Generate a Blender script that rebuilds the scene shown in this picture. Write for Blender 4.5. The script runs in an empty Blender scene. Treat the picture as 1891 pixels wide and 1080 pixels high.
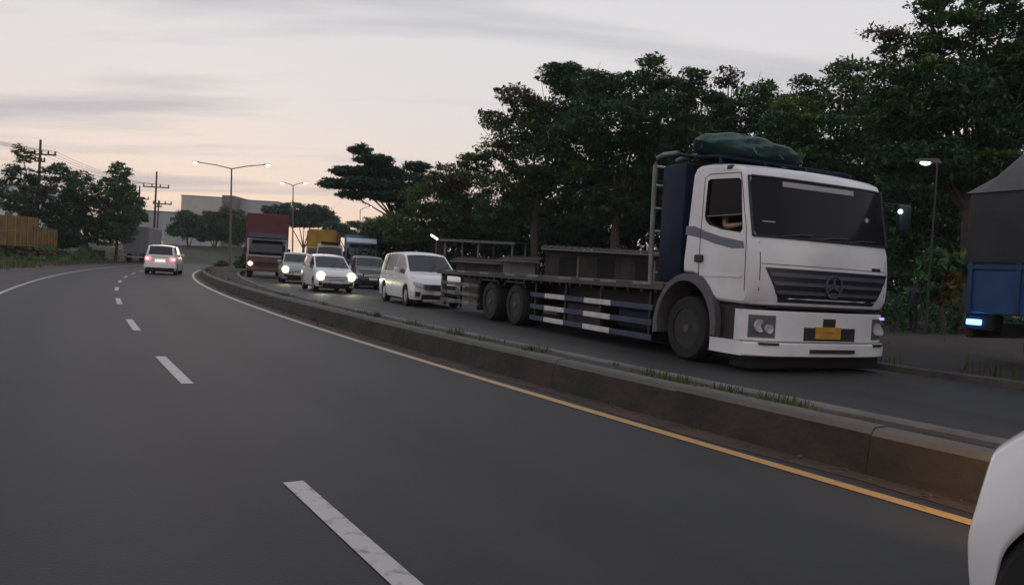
import bpy, bmesh, math, random
import numpy as np
from math import sin, cos, tan, atan, radians, pi, sqrt
from mathutils import Vector, Matrix

SC = bpy.context.scene
COL = SC.collection
V3 = Vector

# ------------------------------------------------------------------ camera
EYE = V3((0, 0, 1.27))
FPX = 1400.0                                   # focal length for a 1891 px wide picture
ROLL = radians(3.3)
_d = (449.0 + tan(ROLL) * 945.5 - 540.0) * cos(ROLL)
PITCH = atan(_d / FPX)
CF = V3((0, cos(PITCH), sin(PITCH)))
_r0 = V3((1, 0, 0)); _u0 = _r0.cross(CF)
CR = _r0 * cos(ROLL) + _u0 * sin(ROLL)
CU = -_r0 * sin(ROLL) + _u0 * cos(ROLL)
camd = bpy.data.cameras.new('camera')
camd.sensor_width = 36.0
camd.lens = 36.0 * FPX / 1891.0
camd.clip_start = 0.05
camd.clip_end = 4000.0
cam = bpy.data.objects.new('camera', camd)
COL.objects.link(cam)
M = Matrix((CR, CU, -CF)).transposed().to_4x4()
M.translation = EYE
cam.matrix_world = M
SC.camera = cam

# ------------------------------------------------------------------ sky, sun, exposure
SUN_EL, SUN_AZ = 4.0, -22.0                    # degrees; azimuth from +Y towards +X
world = bpy.data.worlds.new('World')
SC.world = world
world.use_nodes = True
wn, wl = world.node_tree.nodes, world.node_tree.links
wn.clear()
w_out = wn.new('ShaderNodeOutputWorld')
w_bg = wn.new('ShaderNodeBackground')
w_bg.inputs['Strength'].default_value = 1.10
w_tc = wn.new('ShaderNodeTexCoord')
w_sep = wn.new('ShaderNodeSeparateXYZ')
wl.new(w_tc.outputs['Generated'], w_sep.inputs[0])
w_ramp = wn.new('ShaderNodeValToRGB')
er = w_ramp.color_ramp
er.elements[0].position = 0.0; er.elements[0].color = (0.70, 0.56, 0.49, 1)
er.elements[1].position = 1.0; er.elements[1].color = (0.47, 0.48, 0.56, 1)
for p_, c_ in ((0.05, (0.79, 0.62, 0.52, 1)), (0.12, (0.765, 0.66, 0.605, 1)), (0.20, (0.705, 0.665, 0.66, 1)), (0.30, (0.68, 0.665, 0.68, 1)), (0.45, (0.63, 0.63, 0.66, 1))):
    e_ = er.elements.new(p_); e_.color = c_
wl.new(w_sep.outputs['Z'], w_ramp.inputs[0])
# flat streaks of thin cloud, laid on a plane high above
w_add = wn.new('ShaderNodeMath'); w_add.operation = 'ADD'; w_add.inputs[1].default_value = 0.10
w_max = wn.new('ShaderNodeMath'); w_max.operation = 'MAXIMUM'; w_max.inputs[1].default_value = 0.0
wl.new(w_sep.outputs['Z'], w_max.inputs[0]); wl.new(w_max.outputs[0], w_add.inputs[0])
w_dx = wn.new('ShaderNodeMath'); w_dx.operation = 'DIVIDE'
w_dy = wn.new('ShaderNodeMath'); w_dy.operation = 'DIVIDE'
wl.new(w_sep.outputs['X'], w_dx.inputs[0]); wl.new(w_add.outputs[0], w_dx.inputs[1])
wl.new(w_sep.outputs['Y'], w_dy.inputs[0]); wl.new(w_add.outputs[0], w_dy.inputs[1])
w_com = wn.new('ShaderNodeCombineXYZ')
wl.new(w_dx.outputs[0], w_com.inputs[0]); wl.new(w_dy.outputs[0], w_com.inputs[1])
w_map = wn.new('ShaderNodeMapping')
w_map.inputs['Scale'].default_value = (0.34, 1.5, 1.0)
w_map.inputs['Location'].default_value = (2.1, 0.8, 0.0)
w_map.inputs['Rotation'].default_value = (0, 0, radians(6))
wl.new(w_com.outputs[0], w_map.inputs[0])
w_noi = wn.new('ShaderNodeTexNoise')
w_noi.inputs['Scale'].default_value = 1.0; w_noi.inputs['Detail'].default_value = 5.0
w_noi.inputs['Roughness'].default_value = 0.5; w_noi.inputs['Distortion'].default_value = 0.3
wl.new(w_map.outputs[0], w_noi.inputs['Vector'])
w_cr = wn.new('ShaderNodeValToRGB')
w_cr.color_ramp.elements[0].position = 0.50; w_cr.color_ramp.elements[0].color = (0, 0, 0, 1)
w_cr.color_ramp.elements[1].position = 0.64; w_cr.color_ramp.elements[1].color = (0.8, 0.8, 0.8, 1)
wl.new(w_noi.outputs['Fac'], w_cr.inputs[0])
w_mix = wn.new('ShaderNodeMixRGB')
w_mix.inputs['Color2'].default_value = (0.41, 0.415, 0.475, 1)
wl.new(w_cr.outputs[0], w_mix.inputs['Fac']); wl.new(w_ramp.outputs[0], w_mix.inputs['Color1'])
w_sky = wn.new('ShaderNodeTexSky'); w_sky.sky_type = 'NISHITA'; w_sky.sun_disc = False
w_sky.sun_elevation = radians(SUN_EL); w_sky.sun_rotation = radians(SUN_AZ)
w_sc = wn.new('ShaderNodeVectorMath'); w_sc.operation = 'SCALE'; w_sc.inputs['Scale'].default_value = 0.004
wl.new(w_sky.outputs[0], w_sc.inputs[0])
w_sum = wn.new('ShaderNodeVectorMath'); w_sum.operation = 'ADD'
wl.new(w_mix.outputs[0], w_sum.inputs[0]); wl.new(w_sc.outputs[0], w_sum.inputs[1])
wl.new(w_sum.outputs[0], w_bg.inputs['Color'])
wl.new(w_bg.outputs[0], w_out.inputs['Surface'])

sund = bpy.data.lights.new('sun', 'SUN')
sund.energy = 0.25; sund.angle = radians(20); sund.color = (1.0, 0.80, 0.66)
sun = bpy.data.objects.new('sun', sund); COL.objects.link(sun)
_sd = V3((sin(radians(SUN_AZ)) * cos(radians(SUN_EL)), cos(radians(SUN_AZ)) * cos(radians(SUN_EL)), sin(radians(SUN_EL))))
sun.rotation_euler = _sd.to_track_quat('Z', 'Y').to_euler()
sun.location = _sd * 60
SC.view_settings.view_transform = 'Standard'
SC.view_settings.look = 'None'
SC.view_settings.exposure = 0.0
SC.view_settings.gamma = 1.0
SC.view_settings.use_curve_mapping = False
SC.cycles.use_denoising = True
SC.cycles.max_bounces = 6
SC.cycles.diffuse_bounces = 3
SC.cycles.sample_clamp_indirect = 4.0
SC.cycles.volume_bounces = 0
HAZE = 0.0004

# ------------------------------------------------------------------ helpers: picture to place
def ray(px, py):
    return CR * ((px - 945.5) / FPX) - CU * ((py - 540.0) / FPX) + CF
def at(px, py, y):
    """the point at distance y ahead that shows at picture position px, py"""
    r = ray(px, py)
    return EYE + r * (y / r.y)
def gnd(px, py, z=0.0):
    r = ray(px, py)
    return EYE + r * ((z - EYE.z) / r.z)
def span(y):
    return y / FPX                              # metres per picture pixel at distance y

# ------------------------------------------------------------------ helpers: materials
MATS = {}
def mat(name, col, rough=0.6, metal=0.0, spec=0.5, var=0.0, scale=8.0, bump=0.0, bscale=None, col2=None, coat=0.0,
        emit=None, estr=0.0, island=0.0, transl=0.0, detail=4.0):
    if name in MATS: return MATS[name]
    m = bpy.data.materials.new(name); m.use_nodes = True
    nt = m.node_tree; n, l = nt.nodes, nt.links
    b = n['Principled BSDF']
    b.inputs['Base Color'].default_value = (*col, 1)
    b.inputs['Roughness'].default_value = rough
    b.inputs['Metallic'].default_value = metal
    b.inputs['Specular IOR Level'].default_value = spec
    b.inputs['Coat Weight'].default_value = coat
    b.inputs['Coat Roughness'].default_value = 0.08
    out = None
    if var > 0 or col2 is not None:
        tc = n.new('ShaderNodeTexCoord')
        no = n.new('ShaderNodeTexNoise'); no.inputs['Scale'].default_value = scale; no.inputs['Detail'].default_value = detail
        l.new(tc.outputs['Object'], no.inputs['Vector'])
        rp = n.new('ShaderNodeValToRGB')
        c2 = col2 if col2 is not None else tuple(c * (1 - var) for c in col)
        c1 = col if col2 is not None else tuple(min(1, c * (1 + var)) for c in col)
        rp.color_ramp.elements[0].position = 0.35; rp.color_ramp.elements[0].color = (*c2, 1)
        rp.color_ramp.elements[1].position = 0.65; rp.color_ramp.elements[1].color = (*c1, 1)
        l.new(no.outputs['Fac'], rp.inputs[0])
        out = rp.outputs[0]
        l.new(out, b.inputs['Base Color'])
    if island > 0:
        ge = n.new('ShaderNodeNewGeometry')
        hs = n.new('ShaderNodeHueSaturation')
        mr = n.new('ShaderNodeMapRange'); mr.inputs['To Min'].default_value = 1 - island; mr.inputs['To Max'].default_value = 1 + island
        l.new(ge.outputs['Random Per Island'], mr.inputs[0])
        l.new(mr.outputs[0], hs.inputs['Value'])
        if transl > 0:
            wn_ = n.new('ShaderNodeTexWhiteNoise'); wn_.noise_dimensions = '1D'; l.new(ge.outputs['Random Per Island'], wn_.inputs['W'])
            mh = n.new('ShaderNodeMapRange'); mh.inputs['To Min'].default_value = .455; mh.inputs['To Max'].default_value = .525
            l.new(wn_.outputs['Value'], mh.inputs[0]); l.new(mh.outputs[0], hs.inputs['Hue'])
            hs.inputs['Saturation'].default_value = 1.12
        if out: l.new(out, hs.inputs['Color'])
        else: hs.inputs['Color'].default_value = (*col, 1)
        out = hs.outputs[0]
        l.new(out, b.inputs['Base Color'])
    if bump > 0:
        tc = n.new('ShaderNodeTexCoord')
        nb = n.new('ShaderNodeTexNoise'); nb.inputs['Scale'].default_value = bscale or scale * 4; nb.inputs['Detail'].default_value = 3
        l.new(tc.outputs['Object'], nb.inputs['Vector'])
        bp = n.new('ShaderNodeBump'); bp.inputs['Strength'].default_value = bump; bp.inputs['Distance'].default_value = 0.02
        l.new(nb.outputs['Fac'], bp.inputs['Height']); l.new(bp.outputs[0], b.inputs['Normal'])
    if transl > 0:
        tr = n.new('ShaderNodeBsdfTranslucent'); mx = n.new('ShaderNodeMixShader'); mx.inputs[0].default_value = transl
        if out: l.new(out, tr.inputs['Color'])
        else: tr.inputs['Color'].default_value = (*col, 1)
        l.new(b.outputs[0], mx.inputs[1]); l.new(tr.outputs[0], mx.inputs[2])
        l.new(mx.outputs[0], n['Material Output'].inputs['Surface'])
    if emit is not None:
        b.inputs['Emission Color'].default_value = (*emit, 1)
        b.inputs['Emission Strength'].default_value = estr
    MATS[name] = m
    return m

# ------------------------------------------------------------------ helpers: meshes and objects
class MB:
    """collects shapes; build() links them as one mesh object"""
    def __init__(s): s.bm = bmesh.new()
    def box(s, x0, x1, y0, y1, z0, z1, bev=0.0, seg=1, mtx=None):
        mt = Matrix.Translation(((x0 + x1) / 2, (y0 + y1) / 2, (z0 + z1) / 2)) @ Matrix.Diagonal((abs(x1 - x0), abs(y1 - y0), abs(z1 - z0), 1))
        if mtx is not None: mt = mtx @ mt
        r = bmesh.ops.create_cube(s.bm, size=1.0, matrix=mt)
        if bev > 0:
            es = list({e for v in r['verts'] for e in v.link_edges})
            bmesh.ops.bevel(s.bm, geom=es, offset=bev, segments=seg, affect='EDGES', profile=0.5)
        return s
    def prism(s, pts, axis, a0, a1):
        """polygon extruded along an axis; pts are the two other coordinates in cyclic order (y:(x,z), x:(y,z), z:(x,y))"""
        def mk(p, a):
            return {'y': (p[0], a, p[1]), 'x': (a, p[0], p[1]), 'z': (p[0], p[1], a)}[axis]
        A = [s.bm.verts.new(mk(p, a0)) for p in pts]; B = [s.bm.verts.new(mk(p, a1)) for p in pts]
        n = len(pts)
        s.bm.faces.new(A); s.bm.faces.new(B[::-1])
        for i in range(n):
            s.bm.faces.new((A[i], B[i], B[(i + 1) % n], A[(i + 1) % n]))
        return s
    def tube(s, pts, r, n=6, r2=None, caps=True):
        pts = [V3(p) for p in pts]; rings = []
        for i, p in enumerate(pts):
            t = (pts[min(i + 1, len(pts) - 1)] - pts[max(i - 1, 0)]).normalized()
            up = V3((0, 0, 1)) if abs(t.z) < 0.9 else V3((1, 0, 0))
            a = t.cross(up).normalized(); b = a.cross(t)
            f = i / max(1, len(pts) - 1)
            rr = r if r2 is None else r + (r2 - r) * f
            if isinstance(r, (list, tuple)): rr = r[i]
            rings.append([s.bm.verts.new(p + (a * cos(2 * pi * k / n) + b * sin(2 * pi * k / n)) * rr) for k in range(n)])
        for A, B in zip(rings[:-1], rings[1:]):
            for k in range(n):
                s.bm.faces.new((A[k], A[(k + 1) % n], B[(k + 1) % n], B[k]))
        if caps:
            s.bm.faces.new(rings[0][::-1]); s.bm.faces.new(rings[-1])
        return s
    def lathe(s, prof, n=24, mtx=None, closed=False):
        """profile of (radius, height) turned about local z"""
        rings = []
        for (r, z) in prof:
            ring = []
            for k in range(n):
                p = V3((r * cos(2 * pi * k / n), r * sin(2 * pi * k / n), z))
                ring.append(s.bm.verts.new(mtx @ p if mtx else p))
            rings.append(ring)
        pr = list(zip(rings[:-1], rings[1:]))
        if closed: pr.append((rings[-1], rings[0]))
        for A, B in pr:
            for k in range(n):
                s.bm.faces.new((A[k], A[(k + 1) % n], B[(k + 1) % n], B[k]))
        if not closed:
            if prof[0][0] > 1e-4: s.bm.faces.new(rings[0][::-1])
            if prof[-1][0] > 1e-4: s.bm.faces.new(rings[-1])
        return s
    def grid(s, rows):
        """rows of points, skinned into quads"""
        R = [[s.bm.verts.new(p) for p in row] for row in rows]
        for A, B in zip(R[:-1], R[1:]):
            for k in range(len(A) - 1):
                s.bm.faces.new((A[k], A[k + 1], B[k + 1], B[k]))
        return R
    def sphere(s, c, r, u=12, v=8, sc=(1, 1, 1)):
        bmesh.ops.create_uvsphere(s.bm, u_segments=u, v_segments=v, radius=1.0,
                                  matrix=Matrix.Translation(c) @ Matrix.Diagonal((r * sc[0], r * sc[1], r * sc[2], 1)))
        return s
    def build(s, name, m, parent=None, smooth=False, solid=0.0, weld=False, fix=True):
        if weld: bmesh.ops.remove_doubles(s.bm, verts=s.bm.verts[:], dist=1e-4)
        if solid:
            pass
        if fix: bmesh.ops.recalc_face_normals(s.bm, faces=s.bm.faces[:])
        me = bpy.data.meshes.new(name)
        s.bm.to_mesh(me); s.bm.free()
        if smooth:
            me.polygons.foreach_set('use_smooth', [True] * len(me.polygons))
            try: me.set_sharp_from_angle(angle=radians(smooth if smooth is not True else 38))
            except Exception: pass
        o = bpy.data.objects.new(name, me); COL.objects.link(o)
        if m is not None: me.materials.append(m)
        if parent is not None: o.parent = parent
        if solid:
            md = o.modifiers.new('thick', 'SOLIDIFY'); md.thickness = solid; md.offset = -1
        return o

def tag(o, label=None, cat=None, group=None, kind=None):
    if label: o['label'] = label
    if cat: o['category'] = cat
    if group: o['group'] = group
    if kind: o['kind'] = kind
    return o
def thing(name, label, cat, loc=(0, 0, 0), rz=0.0, group=None):
    o = bpy.data.objects.new(name, None); COL.objects.link(o)
    o.empty_display_size = 0.3
    o.location = loc; o.rotation_euler = (0, 0, rz)
    return tag(o, label, cat, group)
def raw_mesh(name, verts, faces, m, parent=None, smooth=False):
    me = bpy.data.meshes.new(name)
    me.from_pydata([tuple(v) for v in verts], [], faces)
    if smooth: me.polygons.foreach_set('use_smooth', [True] * len(me.polygons))
    me.materials.append(m)
    o = bpy.data.objects.new(name, me); COL.objects.link(o)
    if parent: o.parent = parent
    return o
def lerp(a, b, t): return a + (b - a) * t
def interp(x, pts):
    if x <= pts[0][0]: return pts[0][1]
    for (a, b), (c, d) in zip(pts[:-1], pts[1:]):
        if x <= c: return lerp(b, d, (x - a) / (c - a) if c > a else 1)
    return pts[-1][1]

# ------------------------------------------------------------------ the road line: everything on the road hangs on it
_M = [(-60, -.76), (-40, -.74), (5, -.66), (20, -.55), (35, -.47), (50, -.40), (75, -.30), (100, -.05), (140, .30), (200, .62), (320, .9)]
_NX = 1521
_YS = np.linspace(-60, 320, _NX)
_ms = np.interp(_YS, [a for a, _ in _M], [b for _, b in _M])
_ms = np.convolve(np.pad(_ms, 24, mode='edge'), np.ones(49) / 49, mode='valid')
_X = np.concatenate([[0], np.cumsum((_ms[1:] + _ms[:-1]) / 2 * (_YS[1] - _YS[0]))])
_X = _X - np.interp(20, _YS, _X) - 6.85
def rx(y): return float(np.interp(y, _YS, _X))
def rm(y): return float(np.interp(y, _YS, _ms))
def rp(y, o, z=0.0):
    """the point o metres to the right of the carriageway edge line, abreast of y on that line"""
    m = rm(y); n = sqrt(1 + m * m)
    return V3((rx(y) + o / n, y - o * m / n, z))
def rhead(y):
    m = rm(y); n = sqrt(1 + m * m)
    return V3((m / n, 1 / n, 0))
def near_y(p):
    """abreast position and offset of a point"""
    best = min(np.arange(-40, 250, 0.5), key=lambda y: (rx(y) - p[0]) ** 2 + (y - p[1]) ** 2)
    m = rm(best); n = sqrt(1 + m * m)
    return best, ((p[0] - rx(best)) - (p[1] - best) * m) / n
def strip(name, ys, o0, o1, z, m, parent=None, nacross=2, zf=None):
    vs, fs = [], []
    for i, y in enumerate(ys):
        a = o0(y) if callable(o0) else o0; b = o1(y) if callable(o1) else o1
        for k in range(nacross):
            t = k / (nacross - 1)
            p = rp(y, lerp(a, b, t), z)
            if zf: p.z += zf(y, t)
            vs.append(p)
    for i in range(len(ys) - 1):
        for k in range(nacross - 1):
            a = i * nacross + k
            fs.append((a, a + 1, a + nacross + 1, a + nacross))
    return raw_mesh(name, vs, fs, m, parent)

# ------------------------------------------------------------------ surface materials
def asphalt(name, base, tint=(1, 1, 1.03), bands=((-4.9, .25), (-3.6, .25), (-2.3, .25), (-0.9, .25))):
    m = bpy.data.materials.new(name); m.use_nodes = True
    n, l = m.node_tree.nodes, m.node_tree.links
    b = n['Principled BSDF']; b.inputs['Roughness'].default_value = 0.70; b.inputs['Specular IOR Level'].default_value = 0.42
    tc = n.new('ShaderNodeTexCoord')
    big = n.new('ShaderNodeTexNoise'); big.inputs['Scale'].default_value = 0.22; big.inputs['Detail'].default_value = 5; big.inputs['Roughness'].default_value = .6
    l.new(tc.outputs['Object'], big.inputs['Vector'])
    fine = n.new('ShaderNodeTexNoise'); fine.inputs['Scale'].default_value = 55; fine.inputs['Detail'].default_value = 2
    l.new(tc.outputs['Object'], fine.inputs['Vector'])
    # long streaks of wear along the lanes, in road coordinates
    mp = n.new('ShaderNodeMapping'); mp.inputs['Scale'].default_value = (1.5, 0.03, 1)
    l.new(tc.outputs['UV'], mp.inputs[0])
    st = n.new('ShaderNodeTexNoise'); st.inputs['Scale'].default_value = 1.0; st.inputs['Detail'].default_value = 4
    l.new(mp.outputs[0], st.inputs['Vector'])
    def ma(op, a, bb):
        q = n.new('ShaderNodeMath'); q.operation = op
        for i, s in enumerate((a, bb)):
            if isinstance(s, (int, float)): q.inputs[i].default_value = s
            else: l.new(s, q.inputs[i])
        return q.outputs[0]
    v = ma('MULTIPLY', big.outputs['Fac'], 0.85)
    v = ma('ADD', v, ma('MULTIPLY', st.outputs['Fac'], 0.75))
    v = ma('ADD', v, ma('MULTIPLY', fine.outputs['Fac'], 0.35))
    # oil darkened lane middles and polished wheel tracks, in metres across the road
    sx = n.new('ShaderNodeSeparateXYZ'); l.new(tc.outputs['UV'], sx.inputs[0])
    wv_ = ma('SINE', ma('MULTIPLY', sx.outputs[0], 4.2), 0.0)
    v = ma('ADD', v, ma('MULTIPLY', wv_, 0.11))
    v = ma('MULTIPLY', v, base / 0.975)
    com = n.new('ShaderNodeCombineXYZ')
    for i in range(3): l.new(ma('MULTIPLY', v, tint[i]), com.inputs[i])
    # faint transverse patches and dark sealed cracks
    vo = n.new('ShaderNodeTexVoronoi'); vo.feature = 'DISTANCE_TO_EDGE'; vo.inputs['Scale'].default_value = 0.16
    wob = n.new('ShaderNodeTexNoise'); wob.inputs['Scale'].default_value = 0.9; wob.inputs['Detail'].default_value = 6
    l.new(tc.outputs['Object'], wob.inputs['Vector'])
    av = n.new('ShaderNodeVectorMath'); av.operation = 'ADD'
    l.new(tc.outputs['Object'], av.inputs[0]); l.new(wob.outputs['Color'], av.inputs[1])
    l.new(av.outputs[0], vo.inputs['Vector'])
    ck = n.new('ShaderNodeMapRange'); ck.inputs['From Min'].default_value = 0.0; ck.inputs['From Max'].default_value = 0.006
    ck.inputs['To Min'].default_value = 0.90; ck.inputs['To Max'].default_value = 1.0
    l.new(vo.outputs['Distance'], ck.inputs[0])
    sc_ = n.new('ShaderNodeVectorMath'); sc_.operation = 'SCALE'
    l.new(com.outputs[0], sc_.inputs[0]); l.new(ck.outputs[0], sc_.inputs['Scale'])
    l.new(sc_.outputs[0], b.inputs['Base Color'])
    bp = n.new('ShaderNodeBump'); bp.inputs['Strength'].default_value = 0.25; bp.inputs['Distance'].default_value = 0.01
    l.new(fine.outputs['Fac'], bp.inputs['Height']); l.new(bp.outputs[0], b.inputs['Normal'])
    return m
def uv_road(o):
    me = o.data; uvl = me.uv_layers.new(name='road')
    cache = {}
    co = [v.co for v in me.vertices]
    for lp in me.loops:
        i = lp.vertex_index
        if i not in cache:
            y, off = near_y(co[i]); cache[i] = (off, y)
        uvl.data[lp.index].uv = cache[i]
    return o
M_ASPH = asphalt('asphalt', 0.025, (0.95, 0.975, 1.13))
M_ASPH2 = asphalt('asphalt_oncoming', 0.028, (0.99, 0.98, 1.06))
M_SHOULD = asphalt('asphalt_shoulder', 0.027, (1.08, 0.97, 0.98))

def paint_mat(name, col, wear=0.5):
    m = bpy.data.materials.new(name); m.use_nodes = True
    n, l = m.node_tree.nodes, m.node_tree.links
    b = n['Principled BSDF']; b.inputs['Roughness'].default_value = 0.6
    tc = n.new('ShaderNodeTexCoord'); no = n.new('ShaderNodeTexNoise'); no.inputs['Scale'].default_value = 14; no.inputs['Detail'].default_value = 6
    l.new(tc.outputs['Object'], no.inputs['Vector'])
    r = n.new('ShaderNodeValToRGB'); r.color_ramp.elements[0].position = wear - .22; r.color_ramp.elements[0].color = (.12, .115, .115, 1)
    r.color_ramp.elements[1].position = wear; r.color_ramp.elements[1].color = (*col, 1)
    l.new(no.outputs['Fac'], r.inputs[0]); l.new(r.outputs[0], b.inputs['Base Color'])
    return m
M_LINE = paint_mat('road_paint', (.42, .40, .40), .47)
M_EDGE = paint_mat('edge_paint', (.40, .36, .35), .42)
M_EDGELIT = paint_mat('beam_tinted_edge_paint', (.46, .27, .085), .42)  # near end carries the warm beam's orange as painted colour
_n, _l = M_EDGELIT.node_tree.nodes, M_EDGELIT.node_tree.links
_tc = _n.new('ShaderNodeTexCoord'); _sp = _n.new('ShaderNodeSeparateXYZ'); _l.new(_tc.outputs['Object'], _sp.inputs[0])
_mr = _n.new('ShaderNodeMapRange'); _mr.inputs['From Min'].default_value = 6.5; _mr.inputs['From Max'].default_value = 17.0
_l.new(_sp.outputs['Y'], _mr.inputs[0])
_mx = _n.new('ShaderNodeMixRGB'); _mx.inputs['Color2'].default_value = (.38, .34, .33, 1)  # painted orange spill fades out into the plain pale line
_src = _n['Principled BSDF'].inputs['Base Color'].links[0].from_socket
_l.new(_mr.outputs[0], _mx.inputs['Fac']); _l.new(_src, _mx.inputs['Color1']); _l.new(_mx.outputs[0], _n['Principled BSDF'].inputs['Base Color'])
M_CONC = mat('old_concrete', (.15, .145, .14), .9, var=.25, scale=2.5, bump=.4, bscale=30, col2=(.085, .078, .07))
M_KSHADE = mat('shaded_kerb_concrete', (.044, .034, .028), .9, scale=1.6, bump=1.0, bscale=11, col2=(.018, .016, .016), detail=12)  # stained concrete, shade of the upright face painted in as a darker tone
M_KLIT = mat('skylit_kerb_top', (.105, .098, .09), .9, scale=3.2, bump=.5, bscale=25, col2=(.085, .08, .07), detail=8)  # lighter copy of the kerb concrete, skylight on the top painted in
M_SOIL = mat('soil', (.026, .020, .017), .95, scale=.7, col2=(.016, .014, .012), bump=.5, bscale=12, detail=8)
M_DUST = mat('laterite_dust', (.075, .045, .03), .95, scale=2.0, col2=(.04, .03, .025), bump=.3, bscale=30, detail=8)
M_MED = mat('median_fill', (.042, .038, .037), .95, scale=1.2, col2=(.026, .024, .023), bump=.5, bscale=20, detail=8)
M_GRASSG = mat('verge_ground', (.075, .068, .04), .95, scale=.35, col2=(.04, .045, .022), bump=.5, bscale=6, detail=8)
M_BLADE = mat('grass_blades', (.06, .085, .028), .8, island=.5, transl=.25)
M_BLADED = mat('dry_grass_blades', (.11, .095, .045), .8, island=.5, transl=.25)

# ------------------------------------------------------------------ the setting
gv, gf = [], []
GN = 40
for j in range(GN + 1):
    for i in range(GN + 1):
        u = (i / GN * 2 - 1); v = (j / GN * 2 - 1)
        gv.append((u * abs(u) * 1500, v * abs(v) * 1500 + 40, -0.03))
for j in range(GN):
    for i in range(GN):
        a = j * (GN + 1) + i; gf.append((a, a + 1, a + GN + 2, a + GN + 1))
tag(raw_mesh('ground', gv, gf, M_GRASSG), kind='structure')

YR = list(np.arange(-30, 60, 1.0)) + list(np.arange(60, 260, 2.5))
LANE_O, LEFT_O, SHOULD_O = -3.1, -5.75, -8.2
def med_w(y): return interp(y, [(0, 1.25), (22, 1.3), (45, 2.6), (70, 4.2), (400, 4.2)])
def road_r(y): return interp(y, [(0, 7.55), (14, 7.6), (32, 10.0), (60, 11.0), (400, 11.0)])
road = tag(strip('road', YR, SHOULD_O + 2.2, 0.42, 0.0, M_ASPH, nacross=5), kind='structure'); uv_road(road)
should = tag(strip('road_shoulder', YR, lambda y: SHOULD_O - 0.9 + 0.5 * sin(y * .31) + .3 * sin(y * .9), SHOULD_O + 2.35, -0.006, M_SHOULD, nacross=3), kind='structure'); uv_road(should)
road2 = tag(strip('oncoming_road', YR, lambda y: med_w(y) - .1, road_r, 0.0, M_ASPH2, nacross=4), kind='structure'); uv_road(road2)
# strip of red dust swept against the kerb, and dusty verge beyond the oncoming road
tag(strip('dust_strip', YR[:110], lambda y: 0.17 + .05 * sin(y * 1.7) + .03 * sin(y * 4.1), 0.44, 0.004, M_DUST), kind='structure')
tag(strip('roadside_soil', YR, lambda y: road_r(y) - .05, lambda y: road_r(y) + 16, -0.012, M_SOIL, nacross=6, zf=lambda y, t: .22 * min(1, t * 5) * (.6 + .4 * sin(y * .7))), kind='structure')

def sub_ys(a, b, step=0.5):
    n = max(2, int((b - a) / step) + 1); return [lerp(a, b, i / (n - 1)) for i in range(n)]
edge = tag(strip('edge_line', sub_ys(-20, 130, .8), -0.06, 0.06, 0.005, M_EDGELIT), kind='structure')
tag(strip('shoulder_line', sub_ys(-10, 130, .8), LEFT_O - .055, LEFT_O + .055, 0.005, M_EDGE), kind='structure')
dashes = [(-2.6, -0.6), (2.5, 4.42 - .05), (7.42, 9.25), (12.1, 14.0), (17.7, 19.9), (23.6, 25.8), (29.6, 31.8), (35.6, 37.8), (41.6, 43.8), (47.6, 49.8), (53.6, 55.8), (59.6, 61.8), (65.6, 67.8)]
for k, (a, b) in enumerate(dashes):
    # dash ends were read where the dash lies, so step back to the line abreast of it
    f = lambda y: y - 3.1 * abs(rm(y)) / sqrt(1 + rm(y) ** 2)
    ya, yb = a + 3.1 * abs(rm(a)) / sqrt(1 + rm(a) ** 2), b + 3.1 * abs(rm(b)) / sqrt(1 + rm(b) ** 2)
    ya, yb = a - (rp(a, LANE_O).y - a), b - (rp(b, LANE_O).y - b)
    lo = lambda y: LANE_O + interp(y, [(2, -.17), (6, -.13), (11, -.08), (16, -.03), (22, 0)])
    tag(strip('lane_dash', sub_ys(ya, yb, .4), lambda y: lo(y) - .058, lambda y: lo(y) + .058, 0.005, M_LINE), kind='structure')

# the median: kerb of single blocks, fill behind it, low kerb on the far side
rnd = random.Random(4)
KH = 0.33
kerb = thing('median_kerb', 'long weathered concrete kerb wall curving beside the right edge line', 'kerb', (0, 0, 0))
y = -6.0
blocks = []
while y < 96:
    stp = (1.9 if y < 40 else 2.8) / sqrt(1 + rm(y) ** 2)
    blocks.append((y, y + stp)); y += stp
for (a, b) in blocks:
    g = 0.0015; j = rnd.uniform(-.004, .004); jz = rnd.uniform(-.006, .006); tl = rnd.uniform(-.004, .004)
    mb = MB(); rows = []
    prof = [(0.42 + j, -0.05), (0.47 + j, KH - .05 + jz), (0.50 + j, KH - .012 + jz), (0.53 + j, KH + jz), (0.66 + j, KH + jz), (0.69 + j, KH - .03 + jz), (0.69 + j, -.05)]
    for yy in (a + g, b - g):
        rows.append([rp(yy, o, z + (tl if yy > a + .1 else 0)) for o, z in prof])
    R = mb.grid(rows)
    for row in R: mb.bm.faces.new(row)
    kb = mb.build('kerb_block', M_KSHADE, kerb)
    kb.data.materials.append(M_KLIT)
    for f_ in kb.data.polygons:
        if f_.normal.z > .35: f_.material_index = 1  # lit copy on the faces turned up
tag(strip('median_ground', YR[24:], 0.66, lambda y: med_w(y) - .14, KH - .07, M_MED, nacross=4,
          zf=lambda y, t: .03 * sin(y * 1.3 + t * 4) + .04 * sin(t * pi)), kind='structure')
mb = MB(); prof = [(-.16, -.05), (-.16, KH - .04), (-.13, KH - .02), (-.02, KH - .02), (0.0, KH - .05), (.03, -.05)]
mb.grid([[rp(yy, med_w(yy) + o, z) for o, z in prof] for yy in YR[24:130]])
tag(mb.build('far_median_kerb', M_CONC), 'low grey kerb along the oncoming side of the median', 'kerb')
mb = MB(); prof = [(-.02, -.05), (-.01, .10), (.0, .115), (.13, .115), (.15, .1), (.15, -.05)]
mb.grid([[rp(yy, road_r(yy) + o, z + .01 * sin(yy * 2.1)) for o, z in prof] for yy in YR[24:110]])
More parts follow.
